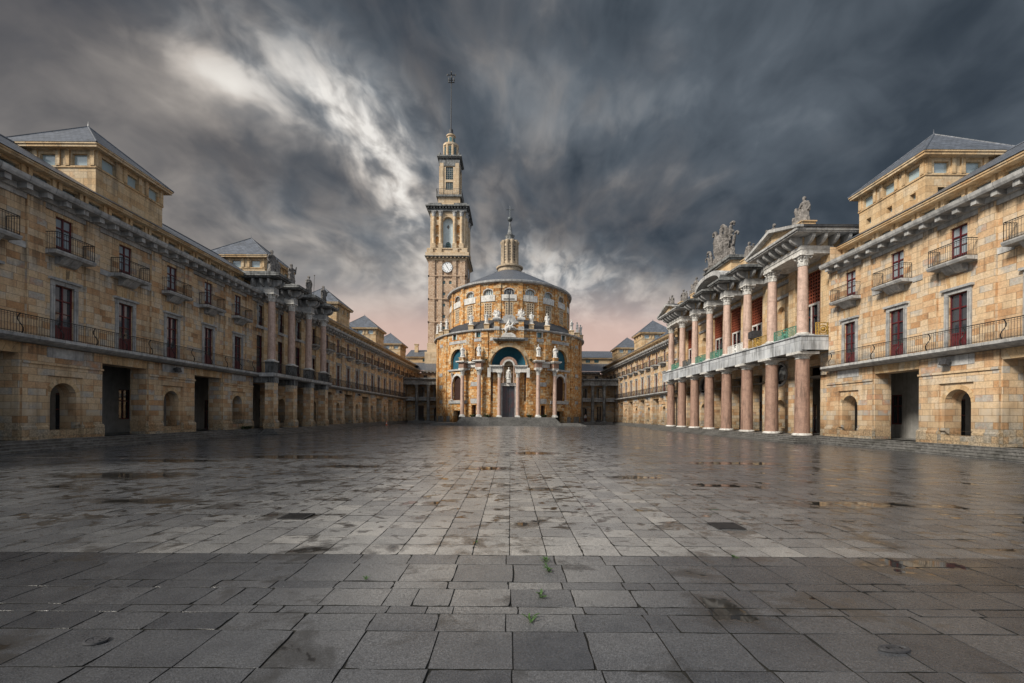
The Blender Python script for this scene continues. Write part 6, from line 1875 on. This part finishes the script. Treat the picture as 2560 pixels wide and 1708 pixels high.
lum = t.add(t.smooth(u, .3, -.7, .375, .40), t.add(t.add(t.mul(t.sub(A, .5), .34), t.mul(t.sub(F, .5), .20)), t.add(t.mul(t.sub(B, .5), .40), t.mul(t.sub(G, .5), .12))))
for bb_ in blobs: lum = t.add(lum, blob(*bb_))
hz = t.smooth(t.add(v, t.mul(t.sub(A, .5), .10)), .42, .16)
lum = t.add(lum, t.mul(hz, .27))
cool = t.ramp(lum, [(0, (.011, .018, .027)), (.2, (.042, .054, .068)), (.4, (.100, .120, .142)), (.6, (.225, .25, .275)), (.8, (.50, .51, .51)), (1, (.84, .82, .79))])
warm = t.ramp(lum, [(0, (.013, .017, .026)), (.2, (.048, .052, .063)), (.4, (.128, .122, .122)), (.6, (.29, .265, .245)), (.8, (.58, .53, .48)), (1, (.88, .84, .78))])
wm = t.smooth(t.add(t.mul(G, .8), t.add(t.mul(B, .5), t.mul(u, -.22))), .56, .88)
cl = t.mix(wm, cool, warm)
pinkc = t.ramp(v, [(0, (.74, .47, .37)), (.2, (.74, .52, .44)), (.3, (.44, .39, .37))])
cl = t.mix(t.mul(t.smooth(t.add(v, t.mul(t.sub(A, .5), .06)), .34, .15), .85), cl, pinkc)
# the sky behind and overhead is bright thin overcast
hyp = t.m('SQRT', t.add(t.mul(dx, dx), t.add(t.mul(dy, dy), .0004)))
fwd = t.m('DIVIDE', dy, hyp)
behind = t.smooth(fwd, .55, -.35)
up = t.smooth(dz, .72, .95)
bm = t.m('MAXIMUM', behind, up)
sidec = t.add(.5, t.mul(dx, -.5))
brt = t.mix(t.smooth(sidec, .2, .95), (.50, .555, .63, 1), (.88, .89, .91, 1))
brt = t.mix(.6, brt, t.ramp(A, [(.3, (.7, .7, .7)), (.7, (1.3, 1.3, 1.3))]), 'MULTIPLY')
cl = t.mix(bm, cl, brt)
cl = t.mix(t.smooth(dz, .0, -.06), cl, (.12, .11, .10, 1))
sky = t.node('ShaderNodeTexSky', sky_type='NISHITA'); sky.sun_disc = False; sky.sun_elevation = SUN_EL; sky.sun_rotation = SUN_AZ
bgs = t.node('ShaderNodeBackground'); t.l.new(sky.outputs[0], bgs.inputs[0]); bgs.inputs[1].default_value = .08
bgc = t.node('ShaderNodeBackground'); t.l.new(cl, bgc.inputs[0]); bgc.inputs[1].default_value = 1.0
mx = t.node('ShaderNodeMixShader'); mx.inputs[0].default_value = .96
t.l.new(bgs.outputs[0], mx.inputs[1]); t.l.new(bgc.outputs[0], mx.inputs[2])
out = t.node('ShaderNodeOutputWorld'); t.l.new(mx.outputs[0], out.inputs[0])
w.cycles.sampling_method = 'MANUAL'; w.cycles.sample_map_resolution = 1024

cam = bpy.data.cameras.new('camera'); co = bpy.data.objects.new('camera', cam); C.objects.link(co)
cam.lens = 16.0; cam.sensor_width = 36; cam.shift_y = 184/2560; cam.shift_x = 4/2560
cam.clip_start = .1; cam.clip_end = 2000
co.matrix_world = Matrix.Translation((0, 0, 2.0)) @ Matrix.Rotation(pi/2, 4, 'X') @ Matrix.Rotation(.0068, 4, 'Z')
scene.camera = co
vs_ = scene.view_settings; vs_.view_transform = 'Standard'; vs_.look = 'None'; vs_.exposure = 0; vs_.gamma = 1; vs_.use_curve_mapping = False
scene.cycles.max_bounces = 6; scene.cycles.use_denoising = True
